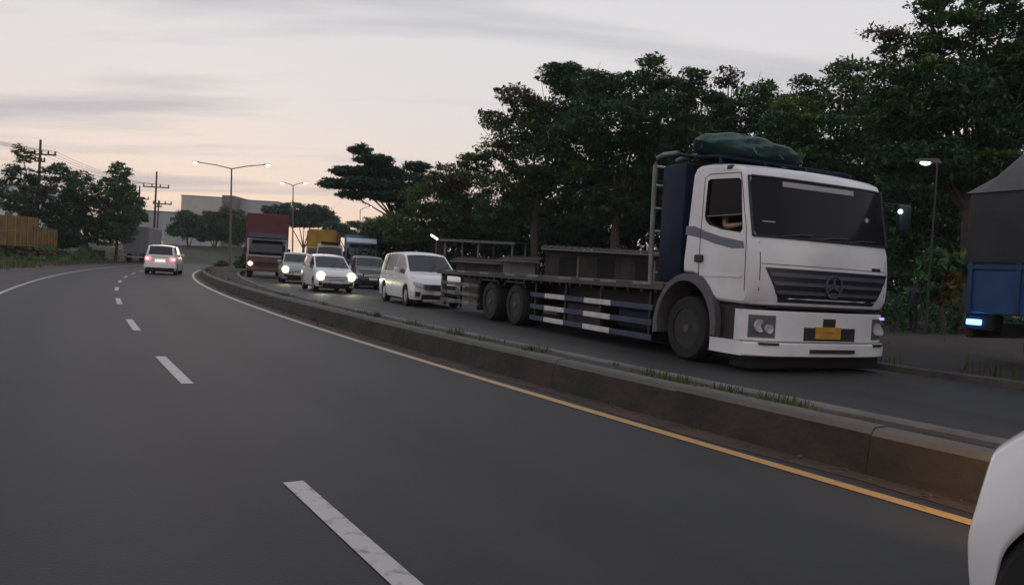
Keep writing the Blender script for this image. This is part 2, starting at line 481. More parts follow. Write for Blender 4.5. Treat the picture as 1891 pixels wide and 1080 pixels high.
tag(mb.build('verge_kerb', mat('pinkish_kerb', (.075, .062, .06), .9, var=.3, scale=3)), 'low pinkish kerb at the far edge of the oncoming road', 'kerb')

# grass bank that the road bends past
gb_c = at(372, 470, 118); gb_c.z = 0
mb = MB(); rows = []
for i in range(25):
    a = i / 24; row = []
    for j in range(9):
        b = j / 8
        q = rp(64 + a * 90, -9.5 - b * 24)
        hgt = 3.0 * (min(1, b * 2.2)) ** .8 * min(1, a * 4) * (0.8 + .2 * sin(a * 9) + .1 * sin(b * 7 + a * 21)) - .04
        row.append((q.x, q.y, hgt))
    rows.append(row)
mb.grid(rows)
tag(mb.build('grass_bank', mat('bank_grass', (.05, .06, .03), .95, scale=.3, col2=(.03, .037, .02), bump=.6, bscale=4), smooth=True), kind='structure')

def blades(name, m, spots, label, cat='grass'):
    """tufts of grass: spots of (point, spread, count, height)"""
    rs = np.random.RandomState(7); vs = []; fs = []
    for (p, sp, cnt, hh) in spots:
        for k in range(cnt):
            a = rs.uniform(0, 2 * pi); r = sp * sqrt(rs.uniform())
            x, yy, z = p[0] + r * cos(a), p[1] + r * sin(a), p[2]
            b = rs.uniform(0, 2 * pi); w = hh * rs.uniform(.05, .1); hgt = hh * rs.uniform(.5, 1.15); ln = hgt * rs.uniform(.1, .6)
            dx, dy = cos(b), sin(b); i0 = len(vs)
            vs += [(x - dy * w, yy + dx * w, z), (x + dy * w, yy - dx * w, z), (x + dx * ln * .4 + dy * w * .7, yy + dy * ln * .4 - dx * w * .7, z + hgt * .6),
                   (x + dx * ln * .4 - dy * w * .7, yy + dy * ln * .4 + dx * w * .7, z + hgt * .6), (x + dx * ln, yy + dy * ln, z + hgt)]
            fs += [(i0, i0 + 1, i0 + 2, i0 + 3), (i0 + 3, i0 + 2, i0 + 4)]
    o = raw_mesh(name, vs, fs, m)
    return tag(o, label, cat, kind='stuff')
rs = random.Random(11)
sp = []
for k in range(46):
    yy = rs.uniform(5, 60); o = rs.choice([rs.uniform(.70, .95), rs.uniform(.70, 1.1), .40])
    p = rp(yy, o); p.z = KH - .06 if o > .5 else 0.0
    sp.append((p, rs.uniform(.06, .3), int(rs.uniform(12, 50)), rs.uniform(.06, .16) if o > .5 else rs.uniform(.04, .09)))
for px_, py_ in ((1010, 650), (1285, 706), (1390, 735), (1240, 700), (1000, 645), (640, 575)):
    p = gnd(px_, py_, KH); y_, o_ = near_y(p); p = rp(y_, .80, KH - .06)
    sp.append((p, .22, 60, .11))
for k in range(150):
    yy = rs.uniform(4, 45); p = rp(yy, rs.choice([.69, .72, .9, 1.05]) + rs.uniform(-.02, .06)); p.z = KH - .06
    sp.append((p, rs.uniform(.03, .16), int(rs.uniform(4, 16)), rs.uniform(.03, .10)))
for k in range(60):
    yy = rs.uniform(4, 30); p = rp(yy, .42 + rs.uniform(-.05, .0)); p.z = 0
    sp.append((p, rs.uniform(.02, .08), int(rs.uniform(3, 10)), rs.uniform(.02, .06)))
blades('median_weeds', M_BLADE, sp, 'green weeds growing along the median kerb', 'weeds')
sp = []
for k in range(520):
    yy = rs.uniform(24, 95); o = -8.6 - rs.uniform(0, 1) ** 1.5 * 16
    p = rp(yy, o); p.z = -.03
    sp.append((p, rs.uniform(.3, 1.1), 26, rs.uniform(.12, .34)))
blades('verge_grass', M_BLADED, sp[:300], 'dry brownish grass on the left roadside verge')
blades('green_verge_grass', M_BLADE, sp[300:], 'short green grass on the left roadside verge')
sp = []
for k in range(260):
    yy = rs.uniform(4, 60); o = road_r(yy) + .4 + rs.uniform(0, 1) ** 1.4 * 9
    p = rp(yy, o); p.z = .05
    sp.append((p, rs.uniform(.2, .7), 14, rs.uniform(.1, .3)))
blades('roadside_weeds', M_BLADE, sp, 'sparse weeds on the bare soil beyond the oncoming road', 'weeds')
dv, df = [], []
for k in range(420):
    yy = 3.5 + 26 * rs.uniform(0, 1) ** 1.6; o = .20 + .21 * rs.uniform(0, 1) ** .5
    p = rp(yy, o); w_ = rs.uniform(.008, .03); a_ = rs.uniform(0, 6.28); i0 = len(dv)
    for q in range(4):
        b_ = a_ + q * pi / 2; dv.append((p.x + cos(b_) * w_ * (1 if q % 2 else .5), p.y + sin(b_) * w_ * (1 if q % 2 else .5), .006 + rs.uniform(.0, .012)))
    df.append((i0, i0 + 1, i0 + 2, i0 + 3))
tag(raw_mesh('kerb_debris', dv, df, mat('dead_leaves', (.085, .055, .035), .9, island=.6)), 'dead leaves and grit swept against the kerb foot', 'debris', kind='stuff')
# a scrap of litter beside the line
lp = gnd(1475, 838)
mb = MB(); mb.grid([[(lp.x + u * .075, lp.y + v * .035, .012 + .014 * ((int(u * 3) * 7 + int(v * 5) * 3) % 4)) for u in (-1, -.4, .3, 1)] for v in (-1, 0, 1)])
tag(mb.build('litter_scrap', mat('paper', (.6, .57, .52), .8)), 'crumpled pale scrap of litter lying between edge line and kerb', 'litter')

# ------------------------------------------------------------------ vehicle materials
M_WHITE = mat('white_car_paint', (.72, .71, .72), .28, spec=.5, coat=.6, var=.03, scale=1.5)
M_SILVER = mat('silver_paint', (.36, .38, .38), .3, metal=.3, coat=.5)
M_DGREEN = mat('dark_green_paint', (.035, .06, .055), .3, coat=.5)
M_GLASS = mat('dark_glass', (.012, .013, .016), .06, spec=.6)
M_BLACK = mat('black_plastic', (.016, .016, .018), .55)
M_TYRE = mat('tyre_rubber', (.012, .0115, .012), .85, var=.3, scale=9)
M_RIM = mat('alloy_rim', (.35, .35, .36), .35, metal=.7)
M_STEEL = mat('dull_steel_rim', (.026, .026, .029), .6, metal=.3, var=.3, scale=6)
M_CHROME = mat('chrome', (.6, .6, .62), .18, metal=1.0)
M_UNDER = mat('underbody', (.010, .010, .010), .9)
M_LENS = mat('lamp_lens', (.40, .41, .44), .15, spec=.7)
M_HEAD = mat('lit_headlamp', (.9, .9, .8), .3, emit=(1.0, .96, .60), estr=1.5)
M_HEADW = mat('lit_headlamp_warm', (.9, .8, .6), .3, emit=(1.0, .85, .62), estr=7)
M_TAIL = mat('lit_tail_lamp', (.5, .03, .04), .3, emit=(1.0, .16, .20), estr=2.2)
M_TAILHOT = mat('lit_brake_lamp', (.8, .3, .3), .3, emit=(1.0, .50, .50), estr=5)
M_REDL = mat('red_lens', (.35, .02, .02), .25)
M_PLATE = mat('white_plate', (.55, .54, .5), .5)
M_PLATEL = mat('lit_plate', (.6, .58, .5), .5, emit=(1.0, .93, .75), estr=.8)
M_PLATEB = mat('dark_plate', (.03, .03, .03), .5)

def smoothstep(t): t = max(0, min(1, t)); return t * t * (3 - 2 * t)

def make_wheel(parent, x, y, r, w, side, rimmat, spokes=5, name='wheel'):
    """side = +1: the outside faces +y"""
    e = bpy.data.objects.new(name, None); COL.objects.link(e); e.parent = parent; e.location = (x, y, r); e.empty_display_size = .2
    mt = Matrix.Rotation(-side * pi / 2, 4, 'X')
    mb = MB(); rr = r * .62
    mb.lathe([(rr, -w / 2), (r * .90, -w / 2), (r * .975, -w * .40), (r, -w * .25), (r, w * .25), (r * .975, w * .40), (r * .90, w / 2), (rr, w / 2)], 28, mt, closed=True)
    mb.build('tyre', M_TYRE, e, smooth=35)
    mb = MB()
    mb.lathe([(rr, w * .46), (rr * .9, w * .44), (rr * .86, w * .2), (rr * .3, w * .22), (rr * .22, w * .34), (0.0001, w * .34)], 28, mt)
    if spokes:
        for k in range(spokes):
            q = mt @ Matrix.Rotation(2 * pi * k / spokes, 4, 'Z')
            mb.box(rr * .15, rr * .92, -rr * .11, rr * .11, w * .28, w * .42, .01, mtx=q)
    rim_ = mb.build('rim', rimmat, e, smooth=35)
    if not spokes:
        mb = MB(); mb.lathe([(rr * .42, w * .20), (rr * .40, w * .40), (rr * .22, w * .44), (rr * .20, w * .50), (.0001, w * .50)], 18, mt)
        for k in range(10):
            q = mt @ Matrix.Rotation(2 * pi * k / 10, 4, 'Z'); mb.box(rr * .58, rr * .66, -rr * .04, rr * .04, w * .2, w * .30, mtx=q)
        mb.build('hub', mat('hub_steel', (.075, .075, .08), .5, metal=.3), e, smooth=35)
    return e

class CarShape:
    def __init__(s, top, belt, hw, axles, R, sill=.24, tumble=.24, bow_f=.16, bow_r=.10, nose=None, tail=None):
        s.top, s.belt, s.hw, s.axles, s.R, s.sill, s.tum = top, belt, hw, axles, R, sill, tumble
        s.x0, s.x1 = top[0][0], top[-1][0]
        s.bf, s.br = bow_f, bow_r
        s.nose = nose or [(.15, .10), (.32, .02), (.5, 0), (.75, .05), (1.2, .12)]
        s.tail = tail or [(.15, .08), (.4, 0), (.7, .02), (1.1, .05), (2, .05)]
        s.W = max(w for _, w in hw)
    def warp(s, p):
        x, y, z = p
        a = abs(y) / s.W
        if x > s.x1 - 0.8:
            t = smoothstep((x - (s.x1 - .8)) / .8); x -= t * (s.bf * a ** 3.2 + interp(z, s.nose))
        if x < s.x0 + 0.6:
            t = smoothstep(((s.x0 + .6) - x) / .6); x += t * (s.br * a ** 3.2 + interp(z, s.tail))
        return V3((x, y, z))
    sm = .05
    def zt(s, x):
        d = min(s.sm, max(1e-4, s.x1 - x), max(1e-4, x - s.x0))
        return sum(interp(x + d * k, s.top) for k in (-1, -.5, 0, .5, 1)) / 5
    def zb(s, x): return min(interp(x, s.belt), s.zt(x) - .035)
    def w(s, x): return interp(x, s.hw)
    def zs(s, x):
        z = s.sill
        for xa in s.axles:
            d = abs(x - xa)
            if d < s.R: z = max(z, s.axr + sqrt(s.R ** 2 - d * d))
        return z
    axr = .32
    def side(s, x, u):
        """u 0 at the sill, 1 at the belt line"""
        z0 = s.sill; zb = s.zb(x); z = lerp(z0, zb, u)
        f = .955 + .045 * sin(pi * min(1, max(0, u * .9 + .08)))
        return V3((x, s.w(x) * f, z))
    def house(s, x, v):
        """v 0 at the belt, 1 at the roof edge"""
        zb = s.zb(x); zt = s.zt(x); ze = zb + (zt - zb) * .93
        y0 = s.side(x, 1).y; z = lerp(zb, ze, v)
        return V3((x, y0 - s.tum * (z - zb) - .012 * v, z))
    def roof(s, x, w_):
        """w_ 1 at the roof edge, 0 on the centre line"""
        e = s.house(x, 1); zt = s.zt(x)
        return V3((x, e.y * w_, zt - (zt - e.z) * w_ ** 2.6))
    def stations(s, a=None, b=None):
        xs = set()
        for c in (s.top, s.belt, s.hw):
            for q in c: xs.add(round(q[0], 4))
        for xa in s.axles:
            for k in range(-9, 10): xs.add(round(xa + s.R * sin(k / 9 * pi / 2), 4))
        n = int((s.x1 - s.x0) / .12)
        for k in range(n + 1): xs.add(round(lerp(s.x0, s.x1, k / n), 4))
        for k in range(16): xs.add(round(s.x1 - .5 * (k / 15) ** 1.5, 4)); xs.add(round(s.x0 + .5 * (k / 15) ** 1.5, 4))
        xs = sorted(x for x in xs if s.x0 <= x <= s.x1)
        out = []
        for x in xs:
            if not out or x - out[-1] > .009: out.append(x)
        out[-1] = s.x1
        if a is not None: out = [a] + [x for x in out if a + .01 < x < b - .01] + [b]
        return out
    def section(s, x):
        zs, zb = s.zs(x), s.zb(x); u0 = max(0, min(.93, (zs - s.sill) / (zb - s.sill)))
        pts = [s.side(x, lerp(u0, 1, k / 8)) for k in range(9)]
        pts[0].y -= .015
        pts += [s.house(x, k / 4) for k in range(1, 5)]
        pts += [s.roof(x, 1 - k / 6) for k in range(1, 7)]
        return pts
    def body(s):
        mb = MB(); rows = []
        for x in s.stations():
            h = s.section(x)
            full = h + [V3((p.x, -p.y, p.z)) for p in h[-2::-1]]
            rows.append([s.warp(p) for p in full])
        R = mb.grid(rows)
        n = len(rows[0])
        for ring in (R[0], R[-1]):                # close the ends in strips so that they can bow
            for k in range(n // 2):
                a, b, c, d = ring[k], ring[k + 1], ring[n - 2 - k], ring[n - 1 - k]
                if b is c: mb.bm.faces.new((a, b, d))
                else:
                    try: mb.bm.faces.new((a, b, c, d))
                    except ValueError: pass
        return mb
    def patch(s, fn, A, B, off=.006, edge=.012, flip=False):
        """a thin plate lying on the surface: fn(a,b) over the lists A and B, with a turned-in edge"""
        P = [[s.warp(fn(a, b)) for b in B] for a in A]
        na, nb = len(A), len(B)
        def nrm(i, j):
            du = P[min(i + 1, na - 1)][j] - P[max(i - 1, 0)][j]; dv = P[i][min(j + 1, nb - 1)] - P[i][max(j - 1, 0)]
            n = du.cross(dv); n = n.normalized() if n.length > 1e-9 else V3((0, 0, 1))
            return -n if flip else n
        rows = []
        O = [[P[i][j] + nrm(i, j) * off for j in range(nb)] for i in range(na)]
        I = [[P[i][j] - nrm(i, j) * edge for j in range(nb)] for i in range(na)]
        rows = [[I[0][0]] + I[0] + [I[0][-1]]]
        for i in range(na): rows.append([I[i][0]] + O[i] + [I[i][-1]])
        rows.append([I[-1][0]] + I[-1] + [I[-1][-1]])
        mb = MB(); mb.grid(rows); return mb
    def mirror_patch(s, fn, sgn):
        return (lambda a, b: (lambda p: V3((p.x, p.y * sgn, p.z)))(fn(a, b)))

def front_fn(S, x=None):
    xx = S.x1 if x is None else x
    return lambda y, z: V3((xx, y, z))
def rng(a, b, n): return [lerp(a, b, k / (n - 1)) for k in range(n)]

def make_car(name, label, cat, loc, head, S, paint, wheelr=.32, sidewin=(), wind=None, rearwin=None, doors=(), lights=None,
             tails=None, group=None, front='suv', plate='front', rim=None, rails=False, lean=0.0, sub=0):
    """head: heading as a vector"""
    rz = math.atan2(head.y, head.x)
    t = thing(name, label, cat, loc, rz, group)
    S.axr = wheelr
    bo = S.body().build('body', paint, t, smooth=32 if not sub else 80, weld=True)
    if sub:
        md = bo.modifiers.new('round', 'SUBSURF'); md.levels = sub; md.render_levels = sub
    W = S.W
    mb = MB(); mb.box(S.x0 + .25, S.x1 - .3, -W * .80, W * .80, .17, .62); mb.build('underbody', M_UNDER, t)
    for sg in (1, -1):
        for (a, b) in sidewin:
            S.patch(S.mirror_patch(S.house, sg), S.stations(a, b), rng(.10, .93, 4), .004, .01, flip=sg > 0).build('side_window', M_GLASS, t, smooth=30)
        for (a, b) in doors:
            d = S.patch(S.mirror_patch(S.side, sg), S.stations(a, b), rng(.10, .985, 7), .004, .01, flip=sg > 0).build('door', paint, t, smooth=30)
            p = S.side(a + .16, .86); mb = MB(); mb.box(p.x - .09, p.x + .09, sg * p.y - .015, sg * p.y + .03, p.z - .02, p.z + .02, .008); mb.build('handle', paint, d)
        p = S.house(wind[0] - .12, .12) if wind else None
        if p:
            mb = MB(); mb.box(p.x - .02, p.x + .12, sg * (p.y) - .01, sg * (p.y + .20), p.z - .01, p.z + .15, .03, 2)
            mb.build('mirror', paint, t, smooth=30)
    if wind:
        S.patch(lambda x, w_: S.roof(x, abs(w_)) if w_ >= 0 else (lambda q: V3((q.x, -q.y, q.z)))(S.roof(x, -w_)), S.stations(*wind)[::1], rng(-.92, .92, 11), .005, .012, flip=False).build('windshield', M_GLASS, t, smooth=40)
        for sg in (-.1, .5):
            mb = MB()
            a = S.warp(S.roof(wind[1] - .02, 0)); q = S.roof(lerp(wind[1], wind[0], .45), abs(sg))
            mb.tube([(a.x, sg * W * .8, a.z + .02), (q.x, W * (sg + .42) * .8, q.z + .03)], .008, 4)
            mb.build('wiper', M_BLACK, t)
    if rearwin:
        S.patch(lambda x, w_: S.roof(x, abs(w_)) if w_ >= 0 else (lambda q: V3((q.x, -q.y, q.z)))(S.roof(x, -w_)), S.stations(*rearwin), rng(-.86, .86, 11), .005, .012).build('rear_window', M_GLASS, t, smooth=40)
    ff = front_fn(S)
    if front:
        zh = S.zb(S.x1) if False else S.zt(S.x1)
        g = front
        S.patch(ff, rng(-g['gw'], g['gw'], 9), rng(g['gz'][0], g['gz'][1], 3), .012, .02).build('grille', M_BLACK, t, smooth=40)
        for zz in g.get('bars', ()):
            S.patch(ff, rng(-g['gw'] * .96, g['gw'] * .96, 9), [zz - .012, zz + .012], .022, .02).build('grille_bar', M_CHROME, t, smooth=40)
        S.patch(ff, rng(-g['lw'], g['lw'], 9), rng(g['lz'][0], g['lz'][1], 3), .010, .02).build('lower_intake', M_BLACK, t, smooth=40)
        if g.get('garnish'):
            S.patch(ff, rng(-g['lw'] * .9, g['lw'] * .9, 9), rng(g['garnish'][0], g['garnish'][1], 3), .028, .02).build('bumper_garnish', mat('silver_trim', (.5, .5, .5), .4), t, smooth=40)
        for sg in (1, -1):
            hy0, hy1, hz0, hz1 = g['head']
            f2 = lambda y_, z_: ff(sg * y_, z_ + .06 * (y_ - hy0) / max(.01, hy1 - hy0) * g.get('lift', 1))
            S.patch(f2, rng(hy0, hy1, 7), rng(hz0, hz1, 4), g.get('hoff', .014), .02, flip=sg < 0).build('headlamp', M_LENS if not lights else mat('headlamp_bowl', (.5, .5, .48), .2), t, smooth=40)
            if lights:
                lm, lr = lights
                pc = S.warp(ff(sg * lerp(hy0, hy1, .5), lerp(hz0, hz1, .5) + .03))
                mb = MB(); mb.lathe([(.0001, .05), (lr * .6, .04), (lr, .0), (lr, -.05)], 16, Matrix.Translation(pc + V3((.03, 0, 0))) @ Matrix.Rotation(pi / 2, 4, 'Y'))
                hl_ = mb.build('lit_lamp', lm, t, smooth=40)
                mb = MB(); mb.lathe([(.0001, .07), (lr * .35, .06), (lr * .5, .0)], 12, Matrix.Translation(pc + V3((.04, 0, 0))) @ Matrix.Rotation(pi / 2, 4, 'Y'))
                mb.build('bulb', mat('lit_bulb', (1, 1, .9), .3, emit=(1, .98, .82), estr=18), hl_, smooth=40)
            fy, fz, fr = g['fog']
            pc = S.warp(ff(sg * fy, fz))
            S.patch(lambda y_, z_: ff(sg * y_, z_), rng(fy - fr, fy + fr, 4), rng(fz - fr, fz + fr, 3), .012, .02, flip=sg < 0).build('fog_lamp_recess', M_BLACK, t, smooth=40)
        pz = g.get('pz', .48)
        S.patch(ff, rng(-.22, .22, 5), rng(pz - .06, pz + .06, 3), .034, .02).build('number_plate', M_PLATEB if g.get('dark_plate') else M_PLATE, t)
    if tails:
        bf = lambda y, z: V3((S.x0, y, z))
        tl = tails
        for sg in (1, -1):
            a, b, c, d = tl['lamp']
            q = S.patch(lambda y_, z_: bf(sg * y_, z_), rng(a, b, 5), rng(c, d, 4), .016, .02, flip=sg > 0).build('tail_lamp', M_TAIL, t, smooth=40)
            S.patch(lambda y_, z_: bf(sg * y_, z_), rng(lerp(a, b, .35), lerp(a, b, .8), 3), rng(lerp(c, d, .25), lerp(c, d, .75), 3), .024, .02, flip=sg > 0).build('lit_brake_lamp', M_TAILHOT, q, smooth=40)
            S.patch(lambda y_, z_: bf(sg * y_, z_), rng(W * .55, W * .8, 4), rng(.36, .44, 3), .014, .02, flip=sg > 0).build('reflector', M_REDL, t, smooth=40)
        S.patch(bf, rng(-W * .86, W * .86, 9), rng(.20, .37, 3), .012, .02, flip=True).build('lower_bumper', M_BLACK, t, smooth=40)
        S.patch(bf, rng(-W * .94, W * .94, 9), rng(.405, .60, 3), .045, .03, flip=True).build('rear_bumper', paint, t, smooth=40)
        S.patch(bf, rng(-.27, .27, 5), rng(tl['pz'] - .07, tl['pz'] + .07, 3), .022, .02, flip=True).build('number_plate', M_PLATEL, t)
        S.patch(bf, rng(-.45, .45, 7), rng(tl['pz'] + .09, tl['pz'] + .13, 3), .026, .02, flip=True).build('tailgate_trim', M_CHROME, t, smooth=40)
        if tl.get('win'):
            S.patch(bf, rng(-W * .76, W * .76, 9), rng(*tl['win'], 5), .016, .02, flip=True).build('rear_window', M_GLASS, t, smooth=40)
    if rails:
        for sg in (1, -1):
            a, b = rails
            pts = [S.roof(x, .9) for x in rng(a, b, 6)]
            mb = MB(); mb.tube([(p.x, sg * p.y, p.z + (.05 if 0 < i < 5 else .0)) for i, p in enumerate(pts)], .018, 6)
            mb.build('roof_rail', M_RIM, t, smooth=40)
    for i, xa in enumerate(S.axles):
        for sg in (1, -1):
            make_wheel(t, xa, sg * (S.w(xa) - .12), wheelr, .21, sg, rim or M_RIM)
    return t

MPV_TOP = [(-2.36, 1.02), (-2.33, 1.25), (-2.26, 1.50), (-2.14, 1.66), (-1.9, 1.74), (-1.0, 1.80), (0.0, 1.80), (.35, 1.77), (.58, 1.70), (1.38, 1.13), (1.5, 1.10), (2.0, 1.02), (2.22, .94), (2.33, .83), (2.36, .74)]
MPV_BELT = [(-2.36, 1.0), (-2.2, 1.06), (0, 1.03), (1.0, .99), (1.4, .97), (2.1, .86), (2.36, .66)]
MPV_HW = [(-2.36, .83), (-2.1, .89), (-1.5, .915), (1.2, .915), (2.0, .90), (2.36, .84)]
def mpv(): return CarShape(MPV_TOP, MPV_BELT, MPV_HW, (-1.30, 1.45), .385)
MPV_FRONT = dict(gw=.52, gz=(.57, .73), bars=(.70, .62), lw=.60, lz=(.22, .42), garnish=(.20, .27), head=(.56, .86, .64, .75), lift=1.0, fog=(.72, .42, .075), pz=.47)
HATCH_TOP = [(-2.1, 1.0), (-2.07, 1.22), (-1.98, 1.42), (-1.8, 1.53), (-1.2, 1.60), (-.3, 1.61), (.1, 1.58), (.35, 1.52), (1.18, 1.03), (1.3, 1.0), (1.75, .93), (1.98, .86), (2.08, .76), (2.1, .70)]
HATCH_BELT = [(-2.1, .97), (-1.8, 1.0), (0, .96), (.9, .92), (1.2, .90), (1.8, .80), (2.1, .62)]
HATCH_HW = [(-2.1, .76), (-1.8, .81), (-1.2, .84), (1.0, .84), (1.75, .825), (2.1, .77)]
def hatch(): return CarShape(HATCH_TOP, HATCH_BELT, HATCH_HW, (-1.22, 1.30), .36)
HATCH_FRONT = dict(gw=.48, gz=(.55, .69), bars=(.66, .58), lw=.55, lz=(.22, .40), head=(.50, .78, .60, .72), lift=1.0, fog=(.64, .37, .07), pz=.45)
SUV_TOP = [(-2.2, 1.05), (-2.17, 1.3), (-2.08, 1.58), (-1.9, 1.68), (-1.2, 1.73), (0.0, 1.73), (.3, 1.69), (.5, 1.62), (1.12, 1.16), (1.25, 1.13), (1.9, 1.06), (2.1, .99), (2.18, .88), (2.2, .78)]
SUV_BELT = [(-2.2, 1.02), (-1.9, 1.06), (0, 1.03), (.9, 1.01), (1.2, 1.0), (1.9, .92), (2.2, .68)]
SUV_HW = [(-2.2, .80), (-1.9, .85), (-1.2, .875), (1.0, .875), (1.8, .86), (2.2, .80)]
def suv(): return CarShape(SUV_TOP, SUV_BELT, SUV_HW, (-1.32, 1.36), .39)
SUV_FRONT = dict(gw=.50, gz=(.62, .78), bars=(.74, .66), lw=.58, lz=(.26, .46), head=(.54, .82, .66, .78), lift=.8, fog=(.68, .45, .07), pz=.52)

def on_road(px, yy, z=0.0):
    """ground point showing at picture column px, at distance yy"""
    r = ray(px, 0); r2 = ray(px, 1080)
    # column of rays leans with the camera: solve for the row where the ray meets the ground at distance yy
    lo, hi = 460.0, 3000.0
    for _ in range(60):
        mid = (lo + hi) / 2; q = ray(px, mid)
        if q.z >= 0: lo = mid; continue
        t = (z - EYE.z) / q.z
        if q.y * t > yy: lo = mid
        else: hi = mid
    return gnd(px, hi, z)
def toward(deg):
    """heading of oncoming traffic, deg from straight towards the camera to the right"""
    return V3((sin(radians(deg)), -cos(radians(deg)), 0))

# ------------------------------------------------------------------ cars
HEADLIGHT = []
QG = 'cars queued in the oncoming lanes'
make_car('passenger_car', 'large white people carrier half hidden behind the tail of the flatbed truck', 'car', on_road(772, 26.3), toward(24), mpv(), M_WHITE,
         .33, ((-2.05, -1.2), (-1.14, -.12), (-.06, 1.12)), (.60, 1.40), (-2.33, -2.14), ((-1.02, -.10), (-.06, 1.02)), None, None, QG, MPV_FRONT, rails=None)
c2 = make_car('passenger_car', 'white hatchback with both headlights glaring, in the nearest oncoming lane', 'car', on_road(602, 33.6), toward(25), hatch(), M_WHITE,
         .30, ((-1.75, -1.15), (-1.08, -.18), (-.12, .95)), (.37, 1.2), (-2.07, -1.8), ((-1.0, -.16), (-.12, .9)), (M_HEAD, .19), None, QG, HATCH_FRONT)
c3 = make_car('passenger_car', 'silver car with lit headlights partly hidden behind the white hatchback', 'car', on_road(545, 43), toward(20), suv(), M_SILVER,
         .34, ((-1.9, -1.25), (-1.18, -.1), (-.04, .95)), (.52, 1.14), (-2.17, -1.9), ((-1.05, -.08), (-.04, .95)), (M_HEAD, .20), None, QG, SUV_FRONT)
make_car('passenger_car', 'dark green car between the white hatchback and the white people carrier', 'car', on_road(676, 41), toward(20), suv(), M_DGREEN,
         .36, ((-1.9, -1.25), (-1.18, -.1), (-.04, .95)), (.52, 1.14), (-2.17, -1.9), ((-1.05, -.08), (-.04, .95)), None, None, QG, SUV_FRONT)
FAR_TOP = [(-2.2, 1.02), (-2.17, 1.12), (-2.10, 1.36), (-1.98, 1.58), (-1.8, 1.66), (-1.0, 1.70), (0.0, 1.70), (.3, 1.66), (.55, 1.58), (1.2, 1.08), (1.9, .98), (2.1, .90), (2.18, .80), (2.2, .72)]
FS = CarShape(FAR_TOP, SUV_BELT, SUV_HW, (-1.36, 1.32), .37)
make_car('passenger_car', 'white car driving away with red tail lamps lit', 'car', on_road(303, 45.2), rhead(43) + V3((.09, 0, 0)), FS, M_WHITE,
         .33, ((-1.85, -1.2), (-1.14, -.1), (-.04, 1.0)), (.57, 1.18), (-2.165, -1.86), ((-1.05, -.08), (-.04, .95)), None,
         dict(lamp=(.50, .80, .80, 1.0), pz=.80, win=None), None, None)
# the car abreast of the camera, only its front corner in view
NEAR_TOP = [(-1.9, 1.0), (-1.85, 1.5), (-1.6, 1.72), (-.5, 1.78), (.6, 1.76), (.85, 1.68), (1.5, 1.02), (1.62, .98), (1.85, .90), (1.97, .82), (2.0, .74)]
NEAR_BELT = [(-1.9, .97), (0, 1.0), (1.5, .92), (1.85, .82), (2.0, .64)]
NEAR_HW = [(-1.9, .76), (-1.5, .82), (1.5, .82), (1.85, .81), (2.0, .78)]
NS = CarShape(NEAR_TOP, NEAR_BELT, NEAR_HW, (-1.2, 1.47), .42, sill=.26, bow_f=.12)
nh = V3((-.55, .835, 0)).normalized(); nleft = V3((-nh.y, nh.x, 0))
npos = V3((1.475, 2.48, 0)) - nh * 1.93 - nleft * .80
near_car = make_car('passenger_car', 'white front corner of a car at the bottom right edge', 'car', npos, nh, NS, M_WHITE,
         .33, ((-1.5, -.5), (-.44, .5), (.55, 1.35)), (.87, 1.52), (-1.85, -1.6), ((-.40, .5), (.55, 1.0)), None, None, None,
         dict(gw=.40, gz=(.55, .70), bars=(.62,), lw=.5, lz=(.28, .40), head=(.40, .64, .58, .70), lift=.2, fog=(.30, .40, .05), pz=.48, hoff=-.012), rim=M_STEEL, sub=2)

def lamp_spot(name, loc, direction, power, size, col, parent=None, blend=.8, rad=.06):
    ld = bpy.data.lights.new(name, 'SPOT'); ld.energy = power; ld.spot_size = radians(size); ld.spot_blend = blend
    ld.color = col; ld.shadow_soft_size = rad
    o = bpy.data.objects.new(name, ld); COL.objects.link(o)
    o.location = loc; o.rotation_euler = V3(direction).to_track_quat('-Z', 'Y').to_euler()
    return o
for (p_, hd, off, dy, zz) in ((on_road(602, 33.6), toward(25), 2.2, .62, .68), (on_road(545, 43), toward(20), 2.32, .66, .74)):
    lf = V3((-hd.y, hd.x, 0))
    for sg in (1, -1):
        lamp_spot('headlight_beam', p_ + hd * off + lf * sg * dy + V3((0, 0, zz)), hd + V3((0, 0, -.26)), 48, 46, (1, .96, .60))
# warm low beam of the car at the lower right, raking the kerb and the edge line
lamp_spot('headlight_beam', npos + nh * 1.99 - nleft * .45 + V3((0, 0, .56)), nh * .85 - nleft * .75 + V3((0, 0, -.10)), 75, 100, (1.0, .50, .16), blend=1.0)

# ------------------------------------------------------------------ the flatbed truck
M_TWHITE = mat('white_truck_paint', (.73, .72, .75), .38, coat=.3, col2=(.57, .56, .575), scale=1.1, detail=9, bump=.06, bscale=2.2)
M_NAVY = mat('navy_sheet_metal', (.007, .014, .036), .6, spec=.2, var=.25, scale=2)
M_BLUEP = mat('blue_rail_paint', (.030, .038, .085), .5, var=.25, scale=3)
M_WHITEP = mat('white_rail_paint', (.52, .52, .52), .55, var=.12, scale=5)
M_DECK = mat('worn_steel_deck', (.085, .075, .075), .7, col2=(.045, .04, .042), scale=1.3, detail=8)
M_GREYF = mat('grey_fender', (.085, .085, .09), .6, var=.1, scale=4)
M_GSTEEL = mat('grey_steel_pipe', (.16, .16, .165), .5, var=.2, scale=6)
M_DARKR = mat('grille_dark', (.016, .018, .028), .35)
M_SLAT = mat('grille_slat', (.075, .08, .10), .35)
M_SKIN = mat('skin', (.36, .22, .15), .6, spec=.4)
M_SHIRT = mat('driver_shirt', (.05, .05, .06), .85)
M_INT = mat('cab_interior', (.012, .012, .013), .9)

